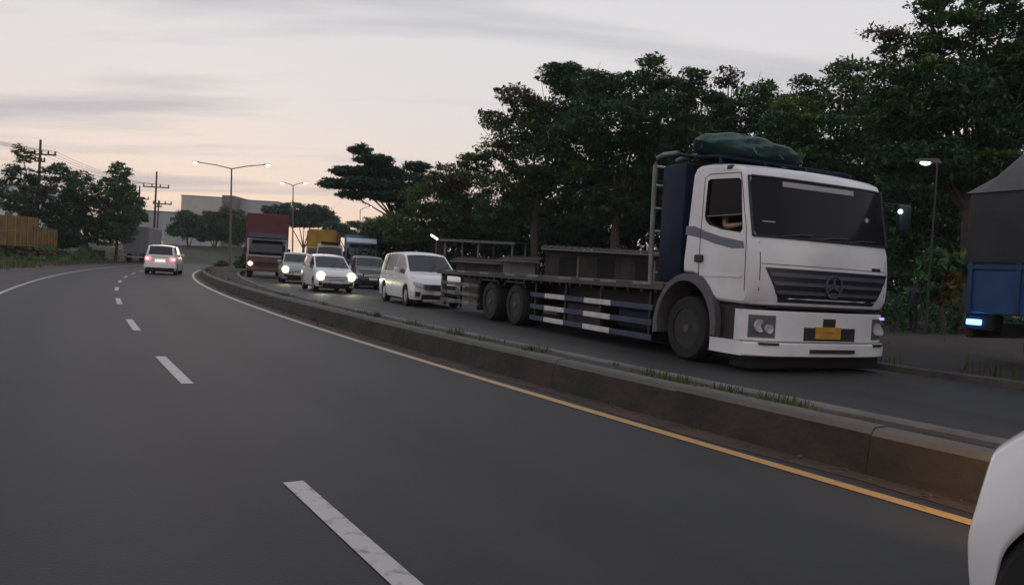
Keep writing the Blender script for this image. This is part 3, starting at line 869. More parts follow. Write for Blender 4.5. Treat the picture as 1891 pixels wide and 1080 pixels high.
TW, TC = 2.92, 1.46
TK = 1.14
tr = thing('flatbed_truck', 'white cab flatbed truck with long empty deck driving in the oncoming lane', 'truck', (2.85, 12.38, 0), math.atan2(toward(25.5).y, toward(25.5).x))
def bowT(x, y, z):
    q = abs((y - TC) / TC)
    x = x - .13 * q ** 4 * smoothstep((x - .85) / .6)
    z = z - (.05 * q ** 2.5) * smoothstep((z - 2.95) / .2)
    return V3((x, y, z))
CABP = [(-.17, 1.60), (-.15, 1.44), (.12, 1.42), (.36, 1.33), (.56, 1.16), (.66, 1.04), (.74, 1.01), (1.40, 1.0), (1.49, 1.02), (1.545, 1.12), (1.565, 1.32), (1.56, 1.60), (1.53, 1.88), (1.49, 2.0),
        (1.43, 2.30), (1.36, 2.62), (1.285, 2.93), (1.21, 3.04), (1.05, 3.12), (.75, 3.18), (.4, 3.215), (.12, 3.215), (.03, 3.18), (-.02, 3.08), (-.10, 2.35)]
_cc = V3((.65, 2.1))
def insetp(p, d):
    v = V3((p[0] - .65, p[1] - 2.1)); L = v.length
    return (p[0] - v.x / L * d, p[1] - v.y / L * d)
mb = MB(); rows = []
ysl = [(0, .06), (.025, .022), (.07, .004), (.14, 0), (.35, 0), (.7, 0), (1.05, 0), (1.46, 0)]
ysl = ysl + [(TW - y, d) for y, d in ysl[-2::-1]]
for (yy, d) in ysl:
    ring = [bowT(*(lambda q: (q[0], yy, q[1]))(insetp(p, d))) for p in CABP]
    rows.append(ring + [ring[0]])
R = mb.grid(rows)
bmesh.ops.remove_doubles(mb.bm, verts=mb.bm.verts[:], dist=1e-5)
mb.bm.verts.ensure_lookup_table()
def ring_edges(ys):
    return [e for e in mb.bm.edges if all(abs(v.co.y - ys) < 1e-5 for v in e.verts)]
bmesh.ops.contextual_create(mb.bm, geom=ring_edges(TW))
WIN = [(.36, 2.90), (.42, 2.92), (1.06, 2.885), (1.115, 2.84), (1.20, 2.12), (1.16, 2.065), (.75, 2.12), (.45, 2.20), (.36, 2.27), (.33, 2.36)]
wv = [mb.bm.verts.new((p[0], 0, p[1])) for p in WIN]
we = [mb.bm.edges.new((wv[i], wv[(i + 1) % len(wv)])) for i in range(len(wv))]
bmesh.ops.triangle_fill(mb.bm, use_beauty=True, use_dissolve=False, edges=ring_edges(0.0))
for f in [f for f in mb.bm.faces if all(v in wv for v in f.verts)]: mb.bm.faces.remove(f)
cab = mb.build('cab', M_TWHITE, tr, smooth=30)
# reveal round the side window, pane in its upper part, dark cabin behind
mb = MB(); rows = []
for dy, k in ((-.004, 1.0), (.05, 1.0), (.06, .97)):
    cx_, cz_ = .77, 2.5
    rows.append([(cx_ + (p[0] - cx_) * k * 1.003, dy, cz_ + (p[1] - cz_) * k * 1.003) for p in WIN + WIN[:1]])
mb.grid(rows); mb.build('window_frame', M_BLACK, cab)
mb = MB(); mb.prism([(.345, 2.34), (.352, 2.91), (.42, 2.93), (1.07, 2.895), (1.125, 2.85), (1.18, 2.36)], 'y', .038, .044); mb.build('side_window', mat('tinted_pane', (.006, .006, .008), .12, spec=.08), cab)
mb = MB(); mb.box(.345, 1.185, .03, .05, 2.335, 2.35); mb.build('pane_edge', M_GSTEEL, cab)
mb = MB()
_A, _B, _C, _D = (.03, .16, 1.72), (.03, 2.6, 1.72), (1.26, 2.6, 1.72), (1.26, .16, 1.72)
_E, _F, _G, _H = (.06, .16, 2.96), (.06, 2.6, 2.96), (1.02, 2.6, 2.96), (1.02, .16, 2.96)
for q in ((_A, _B, _F, _E), (_B, _C, _G, _F), (_A, _D, _C, _B), (_E, _F, _G, _H), (_D, _H, _G, _C)):
    mb.bm.faces.new([mb.bm.verts.new(p) for p in q])
mb.build('cabin_lining', M_INT, cab, fix=False)
mb = MB(); mb.box(.05, .22, .25, .85, 1.75, 2.75, .05); mb.box(.1, .6, .25, .85, 1.71, 1.9, .05); mb.build('driver_seat', M_INT, cab)
mb = MB(); mb.lathe([(.2, -.02), (.23, -.02), (.23, .02), (.2, .02)], 20, Matrix.Translation((1.0, .55, 2.18)) @ Matrix.Rotation(radians(-35), 4, 'Y'), closed=True); mb.build('steering_wheel', M_BLACK, cab)
# windshield with a pale sun strip at the top and wipers
def wsP(u, y, off=.012):
    x = lerp(1.487, 1.290, u); z = lerp(2.02, 2.915, u)
    p = bowT(x, y, z); p.x += off * .97; p.z += off * .22; return p
mb = MB(); NU = 7
rowsO = []
for u in rng(0, 1, NU):
    e = .05 + .05 * (max(0, abs(u - .5) - .38) / .12) ** 2
    rowsO.append([wsP(u, y) for y in rng(e, TW - e, 15)])
rowsI = lambda r: [p - V3((.03, 0, 0)) for p in r]
mb.grid([rowsI(rowsO[0])] + rowsO + [rowsI(rowsO[-1])])
wsh = mb.build('windshield', mat('truck_windshield', (.014, .014, .019), .10, spec=.10), cab, smooth=40)
mb = MB(); mb.grid([[wsP(u, y, .018) for y in rng(.62, 2.12, 9)] for u in (.86, .95)]); mb.build('sun_strip', mat('pale_sticker', (.30, .29, .32), .6), wsh)
mb = MB(); mb.grid([[wsP(u, y, .018) for y in rng(.20, .42, 3)] for u in (.235, .255)]); mb.build('small_sticker', mat('pale_sticker'  , (.3, .29, .32), .6), wsh)
for y0, y1 in ((.45, 1.1), (1.15, 1.85), (1.85, 2.5)):
    mb = MB(); mb.tube([wsP(.0, y0, .03), wsP(.05, lerp(y0, y1, .5), .035), wsP(.06, y1, .03)], .012, 5); mb.build('wiper', M_BLACK, cab)
# front skin: grille, slats, emblem, badge
def frP(y, z, off):
    xs = [(p[1], p[0]) for p in CABP[7:15]]
    p = bowT(interp(z, xs), y, z); p.x += off; return p
def front_plate(name, ys0, ys1, z0, z1, off, m, parent, nz=5, ny=13, back=.05):
    rows = []
    for z in rng(z0, z1, nz):
        t = (z - z0) / max(1e-6, z1 - z0); a = lerp(ys0[0], ys0[1], t); b = lerp(ys1[0], ys1[1], t)
        r_ = [frP(y, z, off) for y in rng(a, b, ny)]
        rows.append([r_[0] - V3((back, 0, 0))] + r_ + [r_[-1] - V3((back, 0, 0))])
    rows = [[p - V3((back, 0, 0)) for p in rows[0]]] + rows + [[p - V3((back, 0, 0)) for p in rows[-1]]]
    mb = MB(); mb.grid(rows); return mb.build(name, m, parent, smooth=35)
gr = front_plate('grille', (.50, .22), (TW - .40, TW - .10), 1.06, 1.565, .012, M_DARKR, tr)
for z0, z1, a0, a1 in ((1.44, 1.50, .30, .27), (1.315, 1.365, .37, .34), (1.185, 1.235, .44, .41)):
    front_plate('grille_slat', (a0, a1), (TW - a0 + .06, TW - a1 + .06), z0, z1, .035, M_SLAT, gr, 3)
em = frP(1.50, 1.335, .05)
mtE = Matrix.Translation(em) @ Matrix.Rotation(pi / 2, 4, 'Y')
mb = MB(); mb.lathe([(.155, -.012), (.178, -.012), (.178, .012), (.155, .012)], 28, mtE, closed=True)
for k in range(3):
    a = 2 * pi * k / 3 + pi        # one point upward
    q = mtE @ Matrix.Rotation(a, 4, 'Z')
    mb.prism([(0.0, -.03), (.16, 0), (0.0, .03)], 'z', -.008, .010)
    mb.bm.verts.ensure_lookup_table()
    for v in mb.bm.verts[-6:]: v.co = q @ v.co
mb.build('emblem', mat('emblem_metal', (.16, .17, .2), .3, metal=.6), tr, smooth=35)
mb = MB()
for k in range(4):
    p = frP(2.42 + k * .055, 1.64, .006); mb.box(p.x - .01, p.x + .006, p.y - .02, p.y + .02, p.z - .025, p.z + .025)
mb.build('model_badge', M_BLACK, tr)
for y0, y1, z0, z1 in ((.16, TW - .16, 1.612, 1.622), (.13, .142, 1.05, 1.93), (TW - .142, TW - .13, 1.05, 1.93)):
    front_plate('panel_gap', (y0, y0), (y1, y1), z0, z1, .002, M_BLACK, tr, 6 if z1 - z0 > .1 else 2, 13, .02)
mb = MB(); loop = [wsP(u, .05, .010) for u in rng(.0, 1, 6)] + [wsP(1.0, y, .010) for y in rng(.10, TW - .10, 12)] + [wsP(u, TW - .05, .010) for u in rng(1, 0, 6)] + [wsP(.0, y, .010) for y in rng(TW - .10, .10, 12)] + [wsP(0, .05, .010)]
mb.tube(loop, .020, 5, caps=False); mb.build('windshield_seal', M_BLACK, tr, smooth=50)
front_plate('lower_panel', (.40, .45), (TW - .4, TW - .42), .96, 1.05, -.01, M_DARKR, tr, 3)
# door outline, stripe, handle, sill trim on the driver side
mb = MB(); mb.prism([(-.115, 2.20), (.10, 2.19), (.38, 2.10), (.75, 2.01), (1.24, 1.93), (1.26, 1.83), (1.0, 1.83), (.62, 1.90), (.30, 1.99), (-.125, 2.06)], 'y', -.004, .02)
mb.build('side_stripe', mat('stripe_grey_blue', (.12, .13, .18), .45), tr)
mb = MB(); mb.box(.17, .36, -.045, .01, 1.61, 1.73, .015); mb.build('door_handle', M_BLACK, tr)
mb = MB(); mb.tube([(.26, -.003, 1.30), (.255, -.003, 2.0), (.285, -.003, 2.95), (.40, -.003, 3.0), (1.10, -.003, 2.965), (1.29, -.003, 2.1), (1.32, -.003, 1.2)], .006, 4); mb.build('door_seam', M_BLACK, tr)
mb = MB(); mb.box(.30, 1.25, -.012, .01, 1.395, 1.425); mb.build('door_trim', M_TWHITE, tr)
mb = MB(); mb.box(.78, .90, -.01, .05, 3.035, 3.10, .01); mb.build('marker_lamp', M_BLACK, tr)
for sg, yb in ((-1, .04), (1, TW - .04)):
    mb = MB()
    if sg > 0:
        mb.tube([(1.30, yb, 2.75), (1.55, yb + .14 * sg, 2.72), (1.55, yb + .16 * sg, 2.3), (1.42, yb, 2.12)], .016, 6)
        m_ = mb.build('mirror_arm', M_BLACK, tr)
        mb = MB(); mb.box(1.50, 1.60, yb + .02, yb + .27, 2.30, 2.72, .03, 2); mb.build('mirror', mat('mirror_green_black', (.012, .03, .03), .4), tr, smooth=30)
        mb = MB(); mb.sphere(V3((1.61, yb - .02, 2.60)), .035); mb.build('lit_point', mat('white_glow', (.9, .95, 1), .3, emit=(.9, .97, 1), estr=6), tr)  # small glowing ball beside the far mirror
# bumper with headlamp, plate and lower lip
def bumper(name, z0, z1, x1, yin, m, parent, n=15, ret=.75, lipz=.02):
    rows = []
    for z, dx in ((z0, -.03), (z0 + lipz, 0), (z1 - lipz, 0), (z1, -.03)):
        row = []
        row.append(V3((ret, yin - .0, z)))
        row.append(V3((x1 - .26, yin - .0 + (.0), z)))
        for y in rng(yin, TW - yin, n):
            q = abs((y - TC) / (TC - yin)); row.append(V3((x1 + dx - .20 * q ** 6 - .05 * q ** 2, y, z)))
        row.append(V3((x1 - .26, TW - yin, z))); row.append(V3((ret, TW - yin, z)))
        rows.append(row)
    back = [V3((p.x - .12, min(max(p.y, yin + .04), TW - yin - .04), p.z)) for p in rows[-1]]
    bot = [V3((p.x - .12, min(max(p.y, yin + .04), TW - yin - .04), p.z)) for p in rows[0]]
    mb = MB(); mb.grid([bot] + rows + [back]); return mb.build(name, m, parent, smooth=35)
bm_ = bumper('bumper', .47, .93, 1.58, -.02, M_TWHITE, tr, ret=1.18)
bumper('bumper_step', .25, .462, 1.64, -.03, M_TWHITE, tr, ret=.66)
def bpx(y, yin=-.02, x1=1.58):
    q = abs((y - TC) / (TC - yin)); return x1 - .20 * q ** 6 - .05 * q ** 2
def bplate(name, y0, y1, z0, z1, off, m, parent, x1=1.58, n=7, shape=None):
    rows = []
    for z in rng(z0, z1, 3):
        r_ = [V3((bpx(y, x1=x1) + off, y, z)) for y in rng(y0, y1, n)]
        rows.append([r_[0] - V3((.05, 0, 0))] + r_ + [r_[-1] - V3((.05, 0, 0))])
    rows = [[p - V3((.05, 0, 0)) for p in rows[0]]] + rows + [[p - V3((.05, 0, 0)) for p in rows[-1]]]
    mb = MB(); mb.grid(rows); return mb.build(name, m, parent, smooth=35)
for y0, y1 in ((.06, .44), (TW - .44, TW - .06)):
    h_ = bplate('headlamp', y0, y1, .53, .86, .008, mat('headlamp_glass', (.10, .10, .11), .12, spec=.7), tr)
    for yc, zc, r_ in ((lerp(y0, y1, .35), .70, .095), (lerp(y0, y1, .72), .66, .07)):
        mb = MB(); mb.lathe([(.0001, .0), (r_ * .7, .012), (r_, .02), (r_, -.02)], 16, Matrix.Translation((bpx(yc) + .012, yc, zc)) @ Matrix.Rotation(pi / 2, 4, 'Y')); mb.build('lamp_bowl', M_LENS, h_, smooth=40)
mb = MB(); mb.box(bpx(TW - .12) + .0, bpx(TW - .12) + .03, TW - .20, TW - .06, .845, .885, .008); mb.build('lit_point', mat('violet_led', (.3, .2, .9), .3, emit=(.38, .26, 1.0), estr=1.6), tr)
bplate('bumper_opening', .98, TW - .86, .50, .70, .006, M_BLACK, bm_)
bplate('tow_cover', 1.36, 1.62, .70, .84, .007, M_BLACK, bm_)
pl = bplate('number_plate', 1.20, 1.72, .535, .715, .03, mat('yellow_plate', (.52, .27, .03), .5, col2=(.40, .20, .03), scale=9), tr)
bplate('plate_figures', 1.34, 1.58, .615, .64, .033, mat('plate_figures', (.18, .09, .02), .6, col2=(.42, .22, .03), scale=45), pl)
bplate('step_slot', 1.06, 2.0, .315, .375, .010, M_BLACK, tr, x1=1.65)
bplate('step_pad', .16, .46, .425, .46, .010, M_BLACK, tr, x1=1.655)
bplate('step_pad', TW - .46, TW - .16, .425, .46, .010, M_BLACK, tr, x1=1.655)
mb = MB(); mb.box(.95, 1.40, .12, TW - .06, .05, .27, .02); mb.build('under_shade_block', M_UNDER, tr)  # added dark block standing in for the shade under the cab front
for y0, y1 in ((.06, .5), (TW - .5, TW - .06)):
    mb = MB(); mb.box(.66, 1.30, y0, y1, .40, 1.0, .03); mb.build('step_well', M_BLACK, tr)
# fenders: arched bands over the front wheels
for y0, y1 in ((-.06, .46), (TW - .46, TW + .06)):
    mb = MB(); rows = []
    for k in range(15):
        a = lerp(radians(-6), radians(192), k / 14)
        ro, ri = .86 + .03 * sin(a * 2) , .74
        c = (cos(a), sin(a))
        rows.append([(c[0] * ro * .93, y0, .57 + c[1] * ro), (c[0] * ro * .93, y1, .57 + c[1] * ro), (c[0] * ri * .93, y1, .57 + c[1] * ri), (c[0] * ri * .93, y0, .57 + c[1] * ri), (c[0] * ro * .93, y0, .57 + c[1] * ro)])
    R = mb.grid(rows)
    mb.build('fender', M_GREYF, tr, smooth=35, weld=True)
def tx(x): return x            # deck lengths were read along the leaning picture and already include the stretch
AX = (-6.55, -8.05)
for yy, sg in ((.19, -1), (TW - .19, 1)):
    make_wheel(tr, 0, yy, .53, .34, sg, M_STEEL, 0)
for xa in AX:
    for yy, sg in ((.33, -1), (TW - .33, 1)):
        make_wheel(tr, xa, yy, .51, .56, sg, M_STEEL, 0)
    mb = MB(); mb.tube([(xa, .3, .51), (xa, TW - .3, .51)], .11, 8); mb.build('axle', M_BLACK, tr)
mb = MB(); mb.tube([(0, .3, .5), (0, TW - .3, .5)], .09, 8); mb.build('axle', M_BLACK, tr)
mb = MB()
for yy in (.85, TW - .85): mb.box(-11.7, .9, yy - .05, yy + .05, .82, 1.06)
mb.build('chassis_rail', M_BLACK, tr)
mb = MB(); mb.box(-11.95, -.62, .0, TW, 1.14, 1.235, .015)
dk = mb.build('deck', M_DECK, tr)
mb = MB()
for k in range(26):
    x = lerp(-11.7, -.9, k / 25); mb.box(x - .04, x + .04, .04, TW - .04, 1.065, 1.138)
mb.build('cross_members', M_BLACK, tr)
for y0, y1 in ((-.035, -.002), (TW + .002, TW + .035)):
    mb = MB(); mb.box(-11.95, -.62, y0, y1, 1.12, 1.25, .008); mb.build('edge_rail', M_DECK, tr)
for k, x in enumerate((-11.2, -10.2, -8.6, -7.0, -5.8, -4.3, -3.4, -2.6, -1.5)):
    mb = MB(); mb.box(x, x + .55, -.042, -.036, 1.20, 1.245); mb.build('worn_edge_patch', M_GSTEEL, dk)
# guard rails painted in blue and white lengths
def guard(x0, x1, zs_, whites, m0, m1, yy, hh_=.052):
    for z in zs_:
        r_ = bpy.data.objects.new('guard_rail', None); COL.objects.link(r_); r_.parent = tr
        cuts = [x0]; kinds = []
        for (a, b) in whites: cuts += [a, b]; kinds += [0, 1]
        cuts.append(x1); kinds.append(0)
        for (a, b), kd in zip(zip(cuts[:-1], cuts[1:]), kinds):
            mb = MB(); mb.box(a + .001, b - .001, yy, yy + .05, z - hh_, z + hh_, .008)
            mb.build('white_length' if kd else 'blue_length', m1 if kd else m0, r_)
guard(-5.75, -1.0, (.80, .53, .27), ((-5.05, -4.15), (-3.35, -2.35)), M_BLUEP, M_WHITEP, .06)
guard(-5.75, -1.0, (.80, .53, .27), ((-5.05, -4.15), (-3.35, -2.35)), M_BLUEP, M_WHITEP, TW - .11)
guard(-11.8, -8.85, (.86, .60, .36), ((-11.2, -10.6), (-10.0, -9.5)), mat('brown_rail', (.10, .085, .08), .7), M_GSTEEL, .06)
for x in (-5.6, -4.2, -2.8, -1.15, -11.6, -10.3, -8.95):
    mb = MB(); mb.box(x - .03, x + .03, .115, .17, .2, 1.10); mb.build('guard_post', M_BLACK, tr)
mb = MB(); mb.box(-2.3, -1.1, .2, .75, .36, .74, .05); mb.build('fuel_tank', M_NAVY, tr)
mb = MB(); mb.box(-4.6, -3.0, .3, .8, .22, .7, .03); mb.build('tool_box', M_BLACK, tr)
mb = MB(); mb.box(-3.4, -1.2, .9, 1.9, .12, .72, .04); mb.build('under_tank', M_UNDER, tr)
mb = MB(); mb.box(-11.9, -11.75, .1, TW - .1, .45, .62, .02); mb.box(-11.9, -11.8, .1, .2, .62, 1.1); mb.box(-11.9, -11.8, TW - .2, TW - .1, .62, 1.1); mb.build('rear_bumper', M_GSTEEL, tr)
mb = MB()
for xa in AX: mb.prism([(xa - .62, .95), (xa - .5, 1.06), (xa + .5, 1.06), (xa + .62, .95), (xa + .6, .93), (xa + .5, 1.03), (xa - .5, 1.03), (xa - .6, .93)], 'y', .02, .62)
mb.build('mudguard', M_BLACK, tr)
mb = MB(); mb.box(-8.9, -8.86, .05, .62, .22, .95); mb.build('mud_flap', M_BLACK, tr)
# navy headboard, pipe ladder and the pipe frame that runs over the cab
mb = MB(); mb.box(-.92, -.28, .05, TW - .05, 1.27, 3.27, .05, 2); mb.build('headboard', M_NAVY, tr, smooth=30)
ld_ = bpy.data.objects.new('ladder', None); COL.objects.link(ld_); ld_.parent = tr
for yy in (.03, .45, TW - .45, TW - .03):
    mb = MB(); mb.tube([(-1.06, yy, 1.235), (-1.10, yy, 2.2), (-1.12, yy, 3.30), (-1.06, yy, 3.42), (-.9, yy, 3.46), (-.5, yy, 3.44)], .042, 8); mb.build('ladder_post', M_GSTEEL, ld_, smooth=50)
for z in (1.42, 1.75, 2.15, 2.55, 2.95, 3.28):
    mb = MB(); mb.tube([(-1.09, .03, z), (-1.09, .45, z)], .022, 6); mb.build('rung', M_WHITEP, ld_)
mb = MB(); mb.box(-1.13, -1.10, .46, TW - .46, 1.25, 3.3); mb.build('back_sheet', M_GREYF, ld_)
mb = MB()
for yy in (.03, .95, 1.85, TW - .03): mb.tube([(-.9, yy, 3.46), (-.4, yy, 3.40), (.1, yy, 3.31), (.55, yy, 3.27), (.60, yy, 3.16)], .026, 6)
for x, z in ((-.6, 3.43), (-.1, 3.35), (.5, 3.285)): mb.tube([(x, .03, z), (x, TW - .03, z)], .026, 6)
mb.build('roof_rack', M_NAVY, tr)
# tarpaulin roll lashed on the rack
tarp = thing('tarpaulin_roll', 'folded green tarpaulin lashed on the rack above the truck cab', 'tarpaulin', tr.matrix_basis @ V3((.02, 1.10, 3.36)), tr.rotation_euler.z + radians(8))
mb = MB(); rows = []
rt = random.Random(3)
for i in range(29):
    u = -1 + 2 * i / 28; R_ = (1 - abs(u) ** 2.6) ** .5 if abs(u) < 1 else 0.02
    row = []
    for k in range(33):
        a = 2 * pi * k / 32; f = 1 + .09 * sin(3 * a + u * 4) + .06 * sin(7 * a - u * 9)
        row.append((cos(a) * .60 * max(R_, .03) * f, u * 1.15 + .04 * sin(a * 2), max(0.0, .15 * (1 - .30 * u) + sin(a) * .17 * max(R_, .03) * f * (1 - .40 * u))))
    rows.append(row)
mb.grid(rows); mb.build('folded_sheet', mat('tarp_green', (.02, .06, .055), .55, col2=(.012, .04, .045), scale=3, bump=.5, bscale=7), tarp, smooth=True, weld=True)
mb = MB()
for u in (-.55, .1, .6): mb.tube([(-.62, u, .0), (-.5, u, .22 - .06 * u), (-.1, u, .335 - .11 * u), (.35, u, .28 - .10 * u), (.62, u, .0)], .012, 5)
mb.build('rope', mat('rope', (.10, .11, .14), .8), tarp)

# the driver, arm on the window sill
def skin_person(name, joints, bones, m, parent=None, sub=1, mats=None):
    me = bpy.data.meshes.new(name)
    me.from_pydata([j[0] for j in joints], bones, [])
    o = bpy.data.objects.new(name, me); COL.objects.link(o)
    o.modifiers.new('skin', 'SKIN')
    sv = me.skin_vertices[0].data
    for i, j in enumerate(joints):
        sv[i].radius = (j[1], j[1]) if not isinstance(j[1], tuple) else j[1]
        sv[i].use_root = (i == 0)
    s_ = o.modifiers.new('sub', 'SUBSURF'); s_.levels = sub; s_.render_levels = sub
    dg = bpy.context.evaluated_depsgraph_get()
    me2 = bpy.data.meshes.new_from_object(o.evaluated_get(dg))
    bpy.data.objects.remove(o); bpy.data.meshes.remove(me)
    me2.name = name; me2.materials.clear(); me2.materials.append(m)
    me2.polygons.foreach_set('use_smooth', [True] * len(me2.polygons))
    o = bpy.data.objects.new(name, me2); COL.objects.link(o)
    if parent: o.parent = parent
    return o
dp = thing('person', 'truck driver in a dark shirt with one arm on the window sill', 'person', tr.matrix_basis @ V3((.40, .52, 1.92)), tr.rotation_euler.z)
J = [((0, 0, .05), (.15, .12)), ((.0, 0, .28), (.16, .11)), ((.03, 0, .48), (.17, .10)), ((.06, 0, .60), (.055, .055)), ((.10, 0, .72), (.095, .08)), ((.10, 0, .84), (.085, .075)),
     ((.04, -.20, .48), (.065, .065)), ((.25, -.36, .26), (.05, .05)), ((.50, -.38, .27), (.042, .042)), ((.62, -.33, .30), (.04, .025)),
     ((.04, .20, .48), (.065, .065)), ((.22, .22, .24), (.05, .05)), ((.45, .12, .27), (.04, .04)), ((.30, -.10, .03), (.09, .09)), ((.30, .10, .03), (.09, .09)), ((.0, .0, -.02), (.14, .14))]
B_ = [(0, 1), (1, 2), (2, 3), (3, 4), (4, 5), (2, 6), (6, 7), (7, 8), (8, 9), (2, 10), (10, 11), (11, 12), (0, 13), (0, 14)]
body = skin_person('body', [J[i] for i in range(15)], B_, M_SKIN, dp, 2)
mb = MB()
for k in range(4): mb.tube([(.64, -.355 + k * .017, .305), (.68, -.355 + k * .017, .31), (.705, -.350 + k * .017, .29)], [.009, .0085, .007], 6)
mb.tube([(.60, -.29, .31), (.64, -.275, .32)], [.011, .009], 6)
mb.build('fingers', M_SKIN, dp, smooth=True)
mb = MB(); mb.lathe([(.20, .0), (.205, .25), (.19, .42), (.13, .52), (.07, .56)], 14, Matrix.Diagonal((.85, 1.05, 1, 1))); mb.build('shirt', M_SHIRT, dp, smooth=True)
mb = MB(); mb.sphere(V3((.085, 0, .85)), .10, 12, 8, (1.0, .9, .75)); mb.build('hair', M_BLACK, dp, smooth=True)

# ------------------------------------------------------------------ other trucks
def small_truck(name, label, loc, head, cabm, W=2.2, H=2.5, L=7.0, cablen=1.7, cargo=None, lit=None, cat='truck', group=None, r=.42, bandm=None, visor=None, skirt=None):
    """cab-over truck, x = 0 at the front bumper, body running back along -x"""
    t = thing(name, label, cat, loc, math.atan2(head.y, head.x), group)
    hw = W / 2
    # cab: side outline lofted across with rounded edges
    P = [(-cablen, .75), (-cablen, H - .12), (-cablen + .12, H), (-.62, H), (-.45, H - .08), (-.12, H * .60), (-.04, H * .52), (-.02, .62), (-.08, .55), (-.5, .55), (-.62, .8), (-.85, .98), (-1.15, .98), (-1.38, .8), (-1.45, .72)]
    mb = MB(); rows = []
    for yy, d in ((-hw, .06), (-hw + .03, .015), (-hw + .1, 0), (-hw * .5, 0), (0, 0), (hw * .5, 0), (hw - .1, 0), (hw - .03, .015), (hw, .06)):
        c = V3((-cablen / 2, H * .6)); ring = []
        for p in P:
            v = V3((p[0] - c.x, p[1] - c.y)); Ln = max(v.length, 1e-6); q = abs(yy / hw)
            ring.append((p[0] - v.x / Ln * d - (.08 * q ** 4 if p[0] > -.7 else 0), yy, p[1] - v.y / Ln * d))
        rows.append(ring + [ring[0]])
    R = mb.grid(rows); mb.bm.faces.new(R[0][:-1]); mb.bm.faces.new(R[-1][:-1][::-1])
    cab = mb.build('cab', cabm, t, smooth=30, weld=True)
    x0, z0, x1, z1 = -.10, H * .585, -.43, H - .12
    mb = MB(); mb.grid([[(lerp(x0, x1, u) + .03 - .08 * abs(v) ** 4, v * hw * .9, lerp(z0, z1, u)) for v in rng(-1, 1, 9)] for u in rng(0, 1, 4)])
    mb.build('windshield', M_GLASS, cab, smooth=40, solid=.03)
    mb = MB()
    for sg in (1, -1):
        mb = MB(); mb.prism([(-.28, H * .60), (-.55, H - .2), (-cablen + .35, H - .2), (-cablen + .35, H * .58)], 'y', sg * (hw + .006), sg * (hw - .02)); mb.build('side_window', M_GLASS, cab)
        mb = MB(); mb.box(-.22, -.12, sg * (hw + .03), sg * (hw + .20), H * .62, H * .62 + .38, .03); mb.tube([(-.3, sg * (hw - .03), H * .75), (-.17, sg * (hw + .1), H * .7)], .014, 5); mb.build('mirror', M_BLACK, t)
    mb = MB(); mb.box(-.06, .035, -hw * .62, hw * .62, .80, 1.05, .02); mb.build('grille', M_BLACK, t)
    mb = MB(); mb.box(-.14, .06, -hw * .98, hw * .98, .42, .66, .04, 2); mb.build('bumper', bandm or M_BLACK, t, smooth=30)
    for sg in (1, -1):
        mb = MB(); mb.box(-.12, .03, sg * hw * .66, sg * hw * .95, .80, 1.0, .03); hl = mb.build('headlamp', M_LENS, t)
        if lit:
            mb = MB(); mb.sphere(V3((.05, sg * hw * .80, .90)), lit[1], 12, 8, (.5, 1, 1)); mb.build('lit_lamp', lit[0], hl, smooth=True)
    mb = MB(); mb.box(.036, .05, -.24, .24, .5, .62); mb.build('number_plate', M_PLATEB, t)
    if skirt:
        mb = MB(); mb.box(-.07, .02, -hw * .94, hw * .94, .68, 1.38, .02); mb.build('front_panel', skirt, t)
    if visor:
        mb = MB(); mb.prism([(-.50, H + .01), (-.20, H - .02), (-.16, H + .06), (-.55, H + .36)], 'y', -hw * .96, hw * .96); mb.build('roof_visor', visor, t)
    mb = MB()
    for yy in (-.4, .4): mb.box(-L + .2, -.5, yy - .05, yy + .05, .62, .85)
    mb.build('chassis_rail', M_BLACK, t)
    for xa in (-1.05, -L + 1.5):
        for sg in (1, -1): make_wheel(t, xa, sg * (hw - .22), r, .28 if xa > -2 else .42, sg, M_STEEL, 0)
    cx0, cx1 = -L, -cablen - .12
    if cargo:
        kind, cm, z0, z1 = cargo[:4]
        cm2 = cargo[4] if len(cargo) > 4 else cm
        if kind == 'box':
            mb = MB(); mb.box(cx0, cx1, -hw - .08, hw + .08, z0, z1, .03); bx_ = mb.build('cargo_box', cm, t)
            n = int((cx1 - cx0) / .3)
            for k in range(n + 1):
                x = lerp(cx0 + .1, cx1 - .1, k / n)
                for sg in (1, -1):
                    mb = MB(); mb.box(x - .06, x + .06, sg * (hw + .08), sg * (hw + .115), z0 + .12, z1 - .12); mb.build('corrugation', cm, bx_)
            for k in range(8):
                mb = MB(); y_ = lerp(-hw * .9, hw * .9, k / 7); mb.box(cx1, cx1 + .03, y_ - .05, y_ + .05, z0 + .12, z1 - .12); mb.build('corrugation', cm, bx_)
            for sg in (1, -1):
                mb = MB(); mb.box(cx0 - .035, cx0, sg * .03, sg * (hw + .02), z0 + .06, z1 - .06, .01); mb.build('rear_door', cm2, bx_)
                for q in (.3, .75):
                    mb = MB(); mb.tube([(cx0 - .06, sg * hw * q, z0 + .1), (cx0 - .06, sg * hw * q, z1 - .1)], .02, 6); mb.build('lock_bar', M_GSTEEL, bx_)
        elif kind == 'dump':
            zt = z1
            mb = MB(); mb.box(cx0, cx1, -hw - .05, hw + .05, z0, z0 + .14, .02); bd = mb.build('bed_floor', cm, t)
            for sg in (1, -1):
                mb = MB(); mb.box(cx0, cx1, sg * (hw + .0), sg * (hw + .06), z0 + .14, zt, .01); sd = mb.build('side_board', cm, t)
                n = max(3, int((cx1 - cx0) / .75))
                for k in range(n + 1):
                    x = lerp(cx0 + .06, cx1 - .06, k / n); mb = MB(); mb.box(x - .05, x + .05, sg * (hw + .06), sg * (hw + .13), z0, zt + .02, .01); mb.build('rib', cm2, sd)
                mb = MB(); mb.box(cx0, cx1, sg * (hw + .06), sg * (hw + .12), (z0 + zt) / 2 - .04, (z0 + zt) / 2 + .04); mb.build('rail', cm2, sd)
